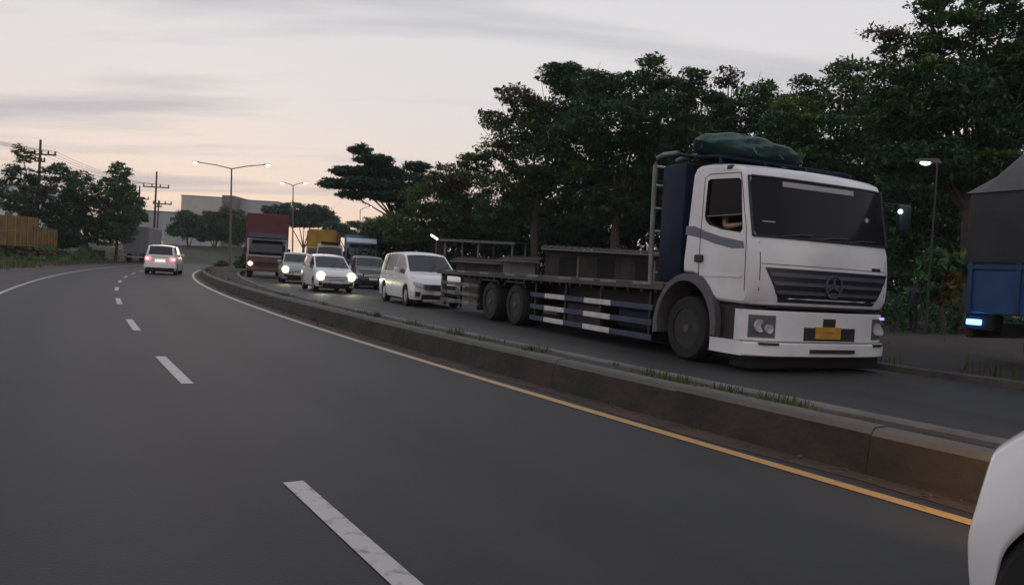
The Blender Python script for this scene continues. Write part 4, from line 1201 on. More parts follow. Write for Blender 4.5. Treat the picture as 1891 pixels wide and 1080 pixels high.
            mb = MB(); mb.box(cx1 - .06, cx1, -hw, hw, z0 + .14, zt + .15, .01); mb.build('front_board', cm, t)
            tb = MB(); tb.box(cx0, cx0 + .06, -hw, hw, z0 + .14, zt, .01); tb_ = tb.build('tail_board', cm, t)
            for yy in (-hw * .7, 0, hw * .7):
                mb = MB(); mb.box(cx0 - .05, cx0, yy - .05, yy + .05, z0 + .1, zt - .05); mb.build('rib', cm2, tb_)
        elif kind == 'cover':
            mb = MB(); mb.box(cx0, cx1, -hw - .06, hw + .06, z0, z1, .02); bd = mb.build('cargo_bed', cm, t)
            n = max(3, int((cx1 - cx0) / .8))
            for k in range(n + 1):
                x = lerp(cx0 + .06, cx1 - .06, k / n)
                for sg in (1, -1):
                    mb = MB(); mb.box(x - .04, x + .04, sg * (hw + .06), sg * (hw + .10), z0 + .02, z1); mb.build('rib', cm2, bd)
            mb = MB(); mb.box(cx0 - .02, cx1, -hw - .09, hw + .09, z1 - .16, z1 - .05, .02); mb.build('top_rail', cm2, bd)
    mb = MB(); mb.box(-L - .05, -L + .08, -hw * .95, hw * .95, .55, .72, .02); rb = mb.build('rear_bumper', cargo[5] if cargo and len(cargo) > 5 else M_BLACK, t)
    for sg in (1, -1):
        mb = MB(); mb.box(-L - .08, -L - .05, sg * hw * .62, sg * hw * .9, .58, .69); mb.build('tail_lamp', M_REDL, rb)
    return t

M_REDC = mat('red_container', (.115, .020, .024), .55, var=.2, scale=2)
M_CABR = mat('faded_red_cab', (.12, .05, .042), .5, var=.2, scale=2)
M_YEL = mat('yellow_body', (.20, .12, .022), .6, col2=(.085, .055, .02), scale=1.0, detail=9)
M_YELB = mat('bright_yellow_body', (.48, .30, .03), .55, col2=(.36, .21, .03), scale=1.5)
M_YELD = mat('yellow_rib', (.25, .14, .02), .6)
M_CREAM = mat('cream_bus', (.40, .33, .25), .5)
M_BLUE = mat('blue_truck', (.015, .06, .17), .5, var=.2, scale=1.5)
M_BLUED = mat('blue_truck_rail', (.012, .045, .12), .5)
M_GREYB = mat('grey_box', (.22, .22, .23), .6, var=.1, scale=1)

small_truck('container_truck', 'truck with a red container and dark visor, lamps lit, second in the nearest lane', on_road(491, 49), toward(19), mat('dirty_white_cab', (.34, .31, .30), .5, var=.2, scale=2), 2.5, 2.55, 10.5, 1.9,
            ('box', M_REDC, 1.15, 4.25, M_REDC), (M_HEADW, .13), r=.5, visor=mat('navy_visor', (.015, .015, .035), .5), bandm=M_CABR, skirt=M_CABR)
small_truck('yellow_truck', 'yellow truck with high slatted body behind the cream minibus', on_road(588, 64), toward(10), M_YELB, 2.3, 2.5, 8.0, 1.8,
            ('dump', M_YELB, 1.1, 3.9, M_YEL), (M_HEADW, .10), r=.5)
small_truck('blue_truck', 'blue truck with pale roof behind the dark green car', on_road(664, 54), toward(12), mat('mid_blue_cab', (.06, .14, .30), .5), 2.2, 2.75, 7.5, 1.8,
            ('box', mat('blue_box', (.09, .17, .33), .5), 1.0, 3.35, M_BLUE), None, r=.45, visor=mat('pale_visor', (.5, .54, .62), .5))
small_truck('dump_truck', 'yellow dump truck with tall boards parked at the left edge', on_road(49, 63.5) + V3((-6.8, .6, 0)), V3((-.995, .09, 0)), M_YEL, 2.3, 2.5, 6.8, 1.8, ('dump', M_YEL, 1.1, 3.6, M_YELD), None, r=.5)
small_truck('dump_truck', 'lower yellow dump truck parked behind the one with tall boards', on_road(87, 66.5) + V3((-6.4, .6, 0)), V3((-.995, .09, 0)), M_YEL, 2.2, 2.3, 6.4, 1.7, ('dump', M_YEL, 1.0, 2.75, M_YELD), None, r=.48)
small_truck('box_truck', 'grey box truck seen from behind on the left shoulder', on_road(250, 80) + V3((-2.0, 8.0, 0)), V3((-.23, .97, 0)), M_WHITE, 2.35, 2.6, 8.0, 1.9,
            ('box', M_GREYB, 1.0, 3.9, mat('grey_door', (.20, .20, .215), .6), mat('pale_bumper', (.4, .38, .36), .6)), None, r=.48)
# blue tarpaulin-topped truck at the right edge
bt_o = on_road(1776, 14.3)
bh = toward(27)
bl_ = V3((-bh.y, bh.x, 0))
bt = small_truck('blue_truck', 'dark blue truck under a black and grey tarpaulin at the right edge', bt_o + bh * 8.2 + bl_ * 1.25, bh, M_BLUE, 2.4, 2.6, 8.2, 1.9,
                 ('cover', M_BLUE, 1.02, 1.98, M_BLUED), None, r=.5)
mb = MB()
for sg in (1, -1):
    mb.box(-8.24, -2.1, sg * 1.24, sg * 1.30, 1.95, 3.27, .01)
mb.box(-8.26, -8.20, -1.25, 1.25, 1.9, 3.27, .01)
mb.build('black_tarpaulin', mat('black_tarp', (.016, .017, .02), .6, var=.3, scale=2, bump=.5, bscale=3), bt)
mb = MB(); rows = []
for i, x in enumerate(rng(-8.3, -2.1, 22)):
    k = smoothstep(i / 1.9)
    rows.append([(x, -1.34, 3.25), (x, -.9, 3.28 + .55 * k + .02 * sin(i * 2.1)), (x, -.3, 3.30 + .95 * k), (x, .3, 3.30 + .95 * k + .02 * sin(i * 1.3)), (x, .9, 3.28 + .55 * k), (x, 1.34, 3.25)])
R = mb.grid(rows); mb.bm.faces.new(R[0]); mb.bm.faces.new(R[-1])
mb.build('grey_tarpaulin', mat('grey_tarp', (.055, .055, .058), .6, var=.2, scale=2, bump=.4, bscale=4), bt, smooth=25)
mb = MB(); mb.box(-8.16, -7.90, -1.29, -1.22, .80, .90, .01); mb.build('lit_point', mat('blue_led', (.1, .3, 1), .3, emit=(.10, .34, 1.0), estr=7), bt)
mb = MB(); mb.box(-8.22, -7.7, -1.215, -.9, .70, 1.0, .02); mb.build('lamp_board', M_UNDER, bt)
# cream minibus
mbus = thing('minibus', 'cream minibus roof showing behind the white hatchback', 'minibus', on_road(606, 51), math.atan2(toward(14).y, toward(14).x), 'cars queued in the oncoming lanes')
BT = [(-2.6, 1.2), (-2.58, 1.9), (-2.45, 2.3), (-2.2, 2.48), (1.2, 2.5), (1.7, 2.44), (1.95, 2.30), (2.35, 1.35), (2.45, 1.25), (2.58, .95), (2.6, .85)]
BB = [(-2.6, 1.15), (0, 1.2), (2.2, 1.2), (2.45, 1.1), (2.6, .8)]
BH = [(-2.6, .88), (-2.3, .95), (2.2, .95), (2.6, .88)]
bs = CarShape(BT, BB, BH, (-1.5, 1.55), .40, tumble=.10); bs.axr = .34
bs.body().build('body', M_CREAM, mbus, smooth=32, weld=True)
for sg in (1, -1):
    for (a, b) in ((-2.3, -1.4), (-1.3, -.3), (-.2, .8), (.9, 1.8)):
        bs.patch(bs.mirror_patch(bs.house, sg), bs.stations(a, b), rng(.08, .72, 4), .004, .01, flip=sg > 0).build('side_window', M_GLASS, mbus)
    for xa in bs.axles: make_wheel(mbus, xa, sg * .82, .34, .22, sg, M_STEEL, 0)
    mb = MB(); mb.box(2.42, 2.6, sg * .55, sg * .82, .78, .95, .03); mb.build('headlamp', M_LENS, mbus)
bs.patch(lambda x, w_: (lambda q: V3((q.x, q.y if w_ >= 0 else -q.y, q.z)))(bs.roof(x, abs(w_))), bs.stations(1.97, 2.36), rng(-.9, .9, 9), .005, .012).build('windshield', M_GLASS, mbus, smooth=40)
mb = MB(); mb.box(2.45, 2.66, -.88, .88, .38, .62, .04); mb.build('bumper', M_BLACK, mbus)
mb = MB(); mb.box(-2.0, 2.0, -.6, .6, 2.5, 2.58, .03); mb.build('roof_rack', M_BLACK, mbus)

# ------------------------------------------------------------------ street lamps
M_POLE = mat('galvanised_pole', (.10, .10, .105), .6, var=.15, scale=2)
M_LAMPON = mat('lit_street_lamp', (1, .9, .75), .3, emit=(1.0, .90, .78), estr=7)
def street_lamp(label, base, height, arms, rot, power=0, group='street lamps along the median', lean=0.0, rp_=.09, pm=None, lr=.2):
    t = thing('street_lamp', label, 'street lamp', base, rot, group)
    t.rotation_euler = (0, lean, rot)
    mb = MB(); mb.tube([(0, 0, -.05), (0, 0, .5), (0, 0, height)], [rp_ * 1.5, rp_ * 1.3, rp_ * .75], 10); mb.build('pole', pm or M_POLE, t, smooth=50)
    mb = MB(); mb.box(-.2, .2, -.2, .2, -.05, .06, .02); mb.build('base_plate', M_POLE, t)
    for (ax, az) in arms:
        mb = MB(); mb.tube([(0, 0, height - .06), (ax * .5, 0, height + az * .6), (ax, 0, height + az)], [.05, .045, .04], 8); a_ = mb.build('arm', M_POLE, t, smooth=50)
        sg = 1 if ax > 0 else -1
        mb = MB(); mb.prism([(ax - sg * .1, height + az - .05), (ax + sg * .62, height + az - .05 + .04), (ax + sg * .6, height + az + .07), (ax + sg * .05, height + az + .09)], 'y', -.13, .13); mb.build('lamp_head', M_POLE, a_)
        mb = MB(); mb.sphere(V3((ax + sg * .36, 0, height + az - .04)), lr, 12, 8, (1.25, .8, .55)); mb.build('lit_lens', M_LAMPON, a_, smooth=True)
    return t
L1 = on_road(424, 74)
street_lamp('tall twin arm street lamp on the median before the red container', L1 + V3((0, 0, KH - .1)), 9.6, ((-3.1, .45), (3.1, .45)), radians(3), lean=radians(-1.6))
L2 = on_road(540, 98)
street_lamp('twin arm street lamp behind the yellow truck', L2, 10.9, ((-1.1, .30), (1.3, .30)), radians(-8), lean=radians(-2.5), rp_=.08)
L3 = on_road(664, 125)
street_lamp('distant street lamp beside the umbrella shaped tree', L3, 10.2, ((1.6, .5),), radians(-8), lean=radians(-2.5), rp_=.07)
L4 = on_road(1708, 23.5)
street_lamp('street lamp shining among the dark trees at right', L4, 5.40, ((-.01, 0.02), ), radians(0), group='roadside lamps', rp_=.03, pm=M_BLACK, lr=.13)

# ------------------------------------------------------------------ utility poles and wires on the left
M_POLEC = mat('dark_utility_pole', (.05, .045, .042), .8, var=.2, scale=3)
M_INS = mat('insulator', (.10, .085, .08), .5)
def utility_pole(label, base, h_, arms, rot=0.0):
    t = thing('utility_pole', label, 'utility pole', base, rot, 'utility poles on the left')
    mb = MB(); mb.tube([(0, 0, -.1), (0, 0, h_)], .16, 8, r2=.10); mb.build('post', M_POLEC, t, smooth=50)
    for (z, a, b) in arms:
        mb = MB(); mb.box(a, b, -.06, .06, z - .07, z + .07); c_ = mb.build('crossarm', M_POLEC, t)
        n = 4
        for k in range(n):
            x = lerp(a + .08, b - .08, k / (n - 1))
            if abs(x) < .12: x += .2
            mb = MB(); mb.lathe([(.05, z + .06), (.09, z + .14), (.07, z + .2), (.10, z + .25), (.06, z + .34), (.0001, z + .36)], 8, Matrix.Translation((x, 0, 0))); mb.build('insulator', M_INS, c_)
    return t
def pole_at(px, yy): return on_road(px, yy)
PA = pole_at(66, 71); PB = pole_at(282, 93); PC_ = pole_at(252, 104); PD = pole_at(288, 116); PE = V3((-41, 44, 0))
utility_pole('tall utility pole rising above the left trees', PA, 11.1, ((9.75, -.6, 1.5), (9.1, -.5, .5)))
utility_pole('utility pole with wide crossarms left of the street lamp', PB, 11.1, ((9.2, -1.6, 1.6), (7.2, -.3, 2.0)))
utility_pole('dim utility pole behind the tree nearest the box truck', PC_, 10.2, ((8.4, -1.3, 1.3), (7.6, -.6, .6)))
utility_pole('short far utility pole just right of the crossarm pole', PD, 9.2, ((8.2, -.5, .5),))
def wire(label, p, q, sag):
    pts = []
    for k in range(15):
        t = k / 14; v = p.lerp(q, t); v.z -= sag * 4 * t * (1 - t); pts.append(v)
    mb = MB(); mb.tube(pts, .014, 4)
    tag(mb.build('power_line', mat('cable', (.03, .03, .03), .6)), label, 'cable', 'power lines on the left')
NTH = ('leftmost', 'second from left', 'third from left', 'rightmost')
for k, (xa, xb) in enumerate(((-.5, -1.5), (.2, 0), (.8, .7), (1.4, 1.5))):
    wire(NTH[k] + ' of four thin wires between the tall left pole and the crossarm pole', PA + V3((xa, 0, 10.1)), PB + V3((xb, 0, 9.55)), .7)
    wire(NTH[k] + ' of four thin wires leaving the picture at left from the tall pole', PA + V3((xa, 0, 10.1)), PE + V3((xa * 1.3 - 3, 0, 10.3)), .6)

# ------------------------------------------------------------------ far buildings
M_BEIGE = mat('beige_wall', (.46, .44, .39), .85, var=.08, scale=.2)
M_BROWNW = mat('brown_wall', (.17, .14, .115), .85, var=.1, scale=.3)
M_GREYW = mat('grey_sheet_wall', (.36, .36, .37), .8, var=.1, scale=.2)
M_WALLW = mat('pale_wall', (.55, .57, .60), .85, var=.1, scale=.4)
M_ROOFG = mat('grey_roof', (.20, .20, .21), .7)
M_WIND = mat('dull_window', (.05, .055, .06), .2)
def building(label, px0, px1, ptop, yy, depth, m, rot=0.0, parts=(), roofm=None, panels=0, name='building', cat='building'):
    a, b = on_road(px0, yy), on_road(px1, yy)
    w = (b - a).length; c = (a + b) / 2
    h_ = at((px0 + px1) / 2, ptop, yy).z
    t = thing(name, label, cat, (c.x, c.y, 0), rot)
    mb = MB(); mb.box(-w / 2, w / 2, 0, depth, -.1, h_); mb.build('wall', m, t)
    mb = MB(); mb.box(-w / 2 - .15, w / 2 + .15, -.15, depth + .15, h_, h_ + .25); mb.build('roof', roofm or M_ROOFG, t)
    for k in range(panels):
        x = lerp(-w / 2, w / 2, (k + .5) / panels)
        mb = MB(); mb.box(x - w / panels * .46, x + w / panels * .46, -.05, -.002, .3, h_ - .2); mb.build('wall_panel', m, t)
    for (u0, u1, v0, v1) in parts:
        mb = MB(); mb.box(lerp(-w / 2, w / 2, u0), lerp(-w / 2, w / 2, u1), -.09, -.052 if panels else -.002, h_ * v0, h_ * v1); mb.build('window', M_WIND, t)
    return t
building('tall plain beige factory block above the far trees', 330, 404, 363, 255, 16, M_BEIGE, panels=5)
building('brown end block joined to the beige factory', 405, 426, 362, 256, 14, M_BROWNW, parts=((.2, .8, .82, .9),))
building('low pale shed far behind the street lamp', 428, 508, 371, 262, 14, M_GREYW, panels=6)
building('long grey warehouse behind the box truck', 232, 331, 391, 165, 22, M_GREYW, panels=8, parts=((.86, .95, .1, .32), (.62, .70, .1, .30)))
building('pale building behind the left trees', -60, 62, 342, 112, 12, M_WALLW, parts=((.55, .66, .35, .6), (.75, .86, .35, .6), (.9, .97, .35, .6)))
building('small pale house with dark windows behind the low wall', 112, 200, 448, 98, 8, mat('pinkish_wall', (.33, .28, .26), .85), parts=((.08, .2, .3, .8), (.42, .55, .3, .8), (.7, .85, .3, .8)))
# low wall, white posts, bench-like rail on the left verge
def low_wall(label, px0, px1, yy, h_, th, m, name='low_wall'):
    a, b = on_road(px0, yy), on_road(px1, yy)
    mb = MB(); w = (b - a).length; mb.box(-w / 2, w / 2, 0, th, -.05, h_, .03)
    o = mb.build(name, m); o.location = (a + b) / 2; return tag(o, label, 'wall')
low_wall('dark low brick wall on the left verge', 140, 194, 78, 1.15, .3, mat('dark_brick', (.06, .045, .042), .9, var=.3, scale=3))
fw = thing('board_fence', 'white board fence beside the dark low wall', 'fence', on_road(211, 78))
for k in range(8):
    x = lerp(-.85, .85, k / 7); mb = MB(); mb.box(x - .095, x + .095, -.02, .02, .02, 1.35 + .03 * (k % 2), .008); mb.build('board', mat('weathered_white_board', (.38, .37, .36), .7, var=.2, scale=3), fw)
mb = MB(); mb.box(-.92, .92, .022, .06, .3, .4); mb.box(-.92, .92, .022, .06, 1.0, 1.1); mb.build('rail', M_BROWNW, fw)
rl = thing('roadside_rail', 'pale green double rail standing in the verge grass', 'railing', on_road(118, 76))
for z in (.35, .95):
    mb = MB(); mb.box(-.6, .6, -.03, .03, z - .05, z + .05, .01); mb.build('rail', mat('pale_green_rail', (.22, .30, .12), .6), rl)
for x in (-.55, .55):
    mb = MB(); mb.box(x - .04, x + .04, .03, .08, -.02, 1.05); mb.build('post', M_BROWNW, rl)

# ------------------------------------------------------------------ roadside stalls behind the truck bed
M_TIN = mat('grey_tin_roof', (.075, .075, .078), .6, col2=(.045, .042, .042), scale=2, detail=6)
M_TINR = mat('rusty_tin_roof', (.065, .045, .042), .75, col2=(.04, .032, .032), scale=2, detail=6)
M_STALL = mat('stall_boards', (.036, .031, .031), .85, var=.3, scale=1.5)
M_STALLW = mat('whitewashed_boards', (.21, .205, .20), .85, var=.15, scale=2)
def stall(label, px0, px1, ptop, yy, depth, rise, wallm, roofm, rot=0.0, over=.5, nboards=0, openf=False, zlow=None):
    a, b = on_road(px0, yy), on_road(px1, yy)
    w = (b - a).length; c = (a + b) / 2; hz = at((px0 + px1) / 2, ptop, yy).z
    t = thing('market_stall', label, 'stall', (c.x, c.y, 0), rot, 'stalls along the far roadside')
    if not openf:
        mb = MB(); mb.box(-w / 2, w / 2, .05, depth, -.05, hz - .1); mb.build('wall', wallm, t)
        n = nboards or max(4, int(w / .45))
        for k in range(n):
            x0_, x1_ = lerp(-w / 2, w / 2, k / n), lerp(-w / 2, w / 2, (k + 1) / n)
            mb = MB(); mb.box(x0_ + .012, x1_ - .012, .02 - .015 * (k % 2), .048, .0, hz - .12); mb.build('board', wallm, t)
    else:
        for x in (-w / 2 + .06, 0, w / 2 - .06):
            for yy_ in (0, depth): mb = MB(); mb.box(x - .045, x + .045, yy_ - .045, yy_ + .045, -.05, hz - .05 + (rise if yy_ else 0)); mb.build('post', M_GSTEEL, t)
        mb = MB(); mb.box(-w / 2, w / 2, depth - .03, depth + .03, -.05, hz * .7); mb.build('wall', wallm, t)
    if not openf and w > 3.5:
        for k in range(3):
            x = lerp(-w / 2, w / 2, (k + .6) / 3.4)
            mb = MB(); mb.box(x - .38, x + .38, -.02, .004, .35 if k % 2 else .0, hz - .42); mb.build('opening', M_UNDER, t)
            mb = MB(); mb.box(x - .45, x + .45, -.22, -.0, .30, .36) if k % 2 else mb.box(x + .42, x + .5, -.05, .0, .0, hz - .35); mb.build('sill', M_BROWNW, t)
    # corrugated roof, low at the front
    mb = MB(); n = max(8, int(w / .14)); rows = []
    for yy_, zz in ((-over, hz - rise * over / depth), (depth + .3, hz + rise)):
        rows.append([(lerp(-w / 2 - .2, w / 2 + .2, k / n), yy_, zz + (.02 if k % 2 else -.02)) for k in range(n + 1)])
    mb.grid(rows); mb.build('roof', roofm, t, solid=.02)
    mb = MB(); mb.box(-w / 2 - .2, w / 2 + .2, -over - .03, -over, hz - rise * over / depth - .12, hz - rise * over / depth - .03); mb.build('fascia', mat('pale_fascia', (.12, .12, .118), .6), t)
    return t
stall('open stall with a pale sloping awning behind the people carrier', 812, 945, 444, 40, 3.0, .10, M_STALL, M_TIN, rot=radians(-14), openf=True)
stall('stall with a whitewashed board front and red tin roof', 925, 985, 478, 37, 2.5, .2, M_STALLW, M_TINR, rot=radians(-6))
stall('long dark board stall under a grey tin roof', 1002, 1240, 462, 34, 3.5, .22, M_STALL, M_TINR, rot=radians(-3))
stall('low brown stall at the left end of the stall row', 838, 925, 480, 38, 2.0, .2, mat('brown_boards', (.085, .065, .055), .85, var=.3, scale=2), M_TINR, rot=radians(-8))
# fluorescent lamp on the awning corner
lp_ = at(802, 438, 39.0)
tl_ = thing('tube_lamp', 'small lit white lamp at the awning corner', 'lamp', (lp_.x, lp_.y, 0))
mb = MB(); mb.tube([(.12, 0, -.05), (.12, 0, lp_.z - .02), (.0, 0, lp_.z + .03)], .025, 6); mb.build('stand', M_GSTEEL, tl_)
mb = MB(); mb.box(-.22, .22, -.06, .06, -.05, .05, .02, mtx=Matrix.Translation((0, 0, lp_.z)) @ Matrix.Rotation(radians(30), 4, 'Y')); mb.build('lit_tube', mat('white_tube', (.9, .95, 1), .3, emit=(.95, .98, 1), estr=2.5), tl_)
# plastic chairs-and-crates level clutter: pale sacks and a bench in front of the long stall
def sack(label, px, yy, s_, m):
    p = on_road(px, yy); mb = MB(); mb.sphere(V3((0, 0, s_ * .42)), s_ * .5, 12, 8, (1.1, .9, .85))
    for v in mb.bm.verts: v.co.x *= 1 + .15 * sin(v.co.z * 9); v.co.z = max(0, v.co.z)
    o = mb.build('sack', m, smooth=True); o.location = p; return tag(o, label, 'sack')
sack('small pale sack in front of the long dark stall', 1052, 31, .62, mat('pale_sack', (.33, .31, .28), .9))
bp_ = on_road(1150, 31)
bn = thing('bench', 'long pale bench in front of the long dark stall', 'bench', bp_, radians(-4))
mb = MB(); mb.box(-1.1, 1.1, -.16, .16, 1.02, 1.09, .01); mb.build('seat', mat('pale_bench', (.34, .33, .32), .6), bn)
for x in (-1.0, 1.0):
    mb = MB(); mb.box(x - .04, x + .04, -.14, .14, -.02, 1.02); mb.build('leg', M_BROWNW, bn)

# bystander with a pale cap on the far verge
by = on_road(1686, 25.5); 
ps = thing('person', 'bystander in dark clothes and a pale cap on the far verge', 'person', (by.x, by.y, .1), radians(200))
J = [((0, 0, .95), (.15, .12)), ((0, 0, 1.18), (.15, .11)), ((0, 0, 1.40), (.17, .10)), ((0, 0, 1.50), (.055, .055)), ((.02, 0, 1.60), (.085, .08)), ((.02, 0, 1.70), (.08, .075)),
     ((0, .21, 1.40), (.06, .06)), ((.02, .27, 1.13), (.05, .05)), ((.10, .26, .90), (.04, .04)), ((0, -.21, 1.40), (.06, .06)), ((.02, -.27, 1.13), (.05, .05)), ((.10, -.26, .90), (.04, .04)),
     ((0, .10, .88), (.10, .10)), ((.02, .11, .48), (.065, .065)), ((0, .11, .08), (.05, .05)), ((.12, .11, .03), (.045, .03)), ((0, -.10, .88), (.10, .10)), ((.02, -.11, .48), (.065, .065)), ((0, -.11, .08), (.05, .05)), ((.12, -.11, .03), (.045, .03))]
B_ = [(0, 1), (1, 2), (2, 3), (3, 4), (4, 5), (2, 6), (6, 7), (7, 8), (2, 9), (9, 10), (10, 11), (0, 12), (12, 13), (13, 14), (14, 15), (0, 16), (16, 17), (17, 18), (18, 19)]
skin_person('body', J, B_, mat('dark_clothes', (.02, .022, .03), .9), ps, 2)
mb = MB(); mb.sphere(V3((.03, 0, 1.655)), .098, 12, 10, (.95, .85, 1.15)); mb.build('face', M_SKIN, ps, smooth=True)
mb = MB(); mb.sphere(V3((.02, 0, 1.74)), .112, 12, 8, (1, .92, .62)); mb.box(.05, .2, -.07, .07, 1.715, 1.73, .005); mb.build('cap', mat('pale_cap', (.5, .48, .42), .8), ps, smooth=40)
mb = MB()
for sg in (1, -1):
    mb.sphere(V3((.11, sg * .265, .85)), .045, 8, 6, (.8, .6, 1.1))
    for k in range(4): mb.tube([(.10 + k * .014, sg * .262, .83), (.105 + k * .014, sg * .262, .77), (.10 + k * .012, sg * .255, .74)], [.009, .008, .007], 5)
    mb.tube([(.14, sg * .25, .85), (.16, sg * .24, .80)], [.011, .008], 5)
mb.build('hands', M_SKIN, ps, smooth=True)

# ------------------------------------------------------------------ trees
M_BARK = mat('bark', (.055, .045, .038), .9, var=.3, scale=5, bump=.5, bscale=18)
LEAFM = {
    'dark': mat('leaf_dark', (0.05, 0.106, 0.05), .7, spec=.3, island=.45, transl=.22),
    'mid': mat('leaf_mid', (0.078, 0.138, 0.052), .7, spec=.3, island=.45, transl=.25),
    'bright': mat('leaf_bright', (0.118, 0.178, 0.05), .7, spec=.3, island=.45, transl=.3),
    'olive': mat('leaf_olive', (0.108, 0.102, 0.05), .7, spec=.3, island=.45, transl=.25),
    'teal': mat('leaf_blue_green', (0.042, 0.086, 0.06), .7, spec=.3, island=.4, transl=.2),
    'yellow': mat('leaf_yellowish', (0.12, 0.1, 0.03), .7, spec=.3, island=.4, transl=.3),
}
TRI = [0]
def leaf_cloud(name, clusters, leaf, m, parent, seed, flat=.5, per=26):
    """clusters: arrays of centre and radius; each holds `per` leaves"""
    r = np.random.RandomState(seed)
    C = np.array([c for c, _ in clusters]); Rr = np.array([q for _, q in clusters])
    n = len(C) * per
    idx = np.repeat(np.arange(len(C)), per)
    d = r.normal(size=(n, 3)); d /= np.linalg.norm(d, axis=1)[:, None]
    rad = Rr[idx] * r.uniform(.15, 1.0, n) ** .6
    p = C[idx] + d * rad[:, None] * np.array([1, 1, .38])
    a = r.uniform(0, 2 * pi, n); tilt = r.normal(0, .45 + .6 * (1 - flat), n)
    u = np.stack([np.cos(a) * np.cos(tilt), np.sin(a) * np.cos(tilt), np.sin(tilt)], 1)
    w = r.normal(size=(n, 3)); w[:, 2] *= (1.0 - .8 * flat); v = np.cross(u, w)
    v = np.cross(np.cross(u, np.stack([r.normal(0, .5, n), r.normal(0, .5, n), np.ones(n)], 1)), u) * 0 + np.cross(u, np.stack([r.normal(0, 1 - .7 * flat, n), r.normal(0, 1 - .7 * flat, n), np.ones(n)], 1))
    v /= (np.linalg.norm(v, axis=1)[:, None] + 1e-9)
    L = leaf * .86 * (.55 + 1.25 * r.uniform(0, 1, n) ** 2.2); Wd = L * r.uniform(.32, .55, n)
    A = p - u * L[:, None] * .5; B = p + v * Wd[:, None] * .5 + u * L[:, None] * .05; Cc = p + u * L[:, None] * .5 - np.array([0, 0, 1]) * (L * .12)[:, None]; D = p - v * Wd[:, None] * .5 + u * L[:, None] * .05
    V = np.stack([A, B, Cc, D], 1).reshape(-1, 3)
    me = bpy.data.meshes.new(name)
    me.vertices.add(n * 4); me.vertices.foreach_set('co', V.astype(np.float32).ravel())
    me.loops.add(n * 4); me.loops.foreach_set('vertex_index', np.arange(n * 4, dtype=np.int32))
    me.polygons.add(n); me.polygons.foreach_set('loop_start', np.arange(0, n * 4, 4, dtype=np.int32))
    me.update(calc_edges=True); me.validate()
    me.materials.append(m)
    o = bpy.data.objects.new(name, me); COL.objects.link(o); o.parent = parent
    TRI[0] += n * 2
    return o
def lobe_clusters(c, rx_, ry_, rz_, cr, r, dens=1.0):
    """cluster centres through an ellipsoid, thicker towards its skin"""
    vol = rx_ * rz_
    n = max(8, int(dens * 7.5 * (3.4 * rx_ * rz_ / (cr * cr) * .5 + 1.1 * rx_ * ry_ / (cr * cr) * .4)))
    out = []
    for _ in range(n):
        d = r.normal(size=3); d /= np.linalg.norm(d)
        q = r.uniform(.2, 1.0) ** .42
        out.append((np.array([c[0] + d[0] * rx_ * q, c[1] + d[1] * ry_ * q, c[2] + d[2] * rz_ * q]), cr * r.uniform(.6, 1.25)))
    return out
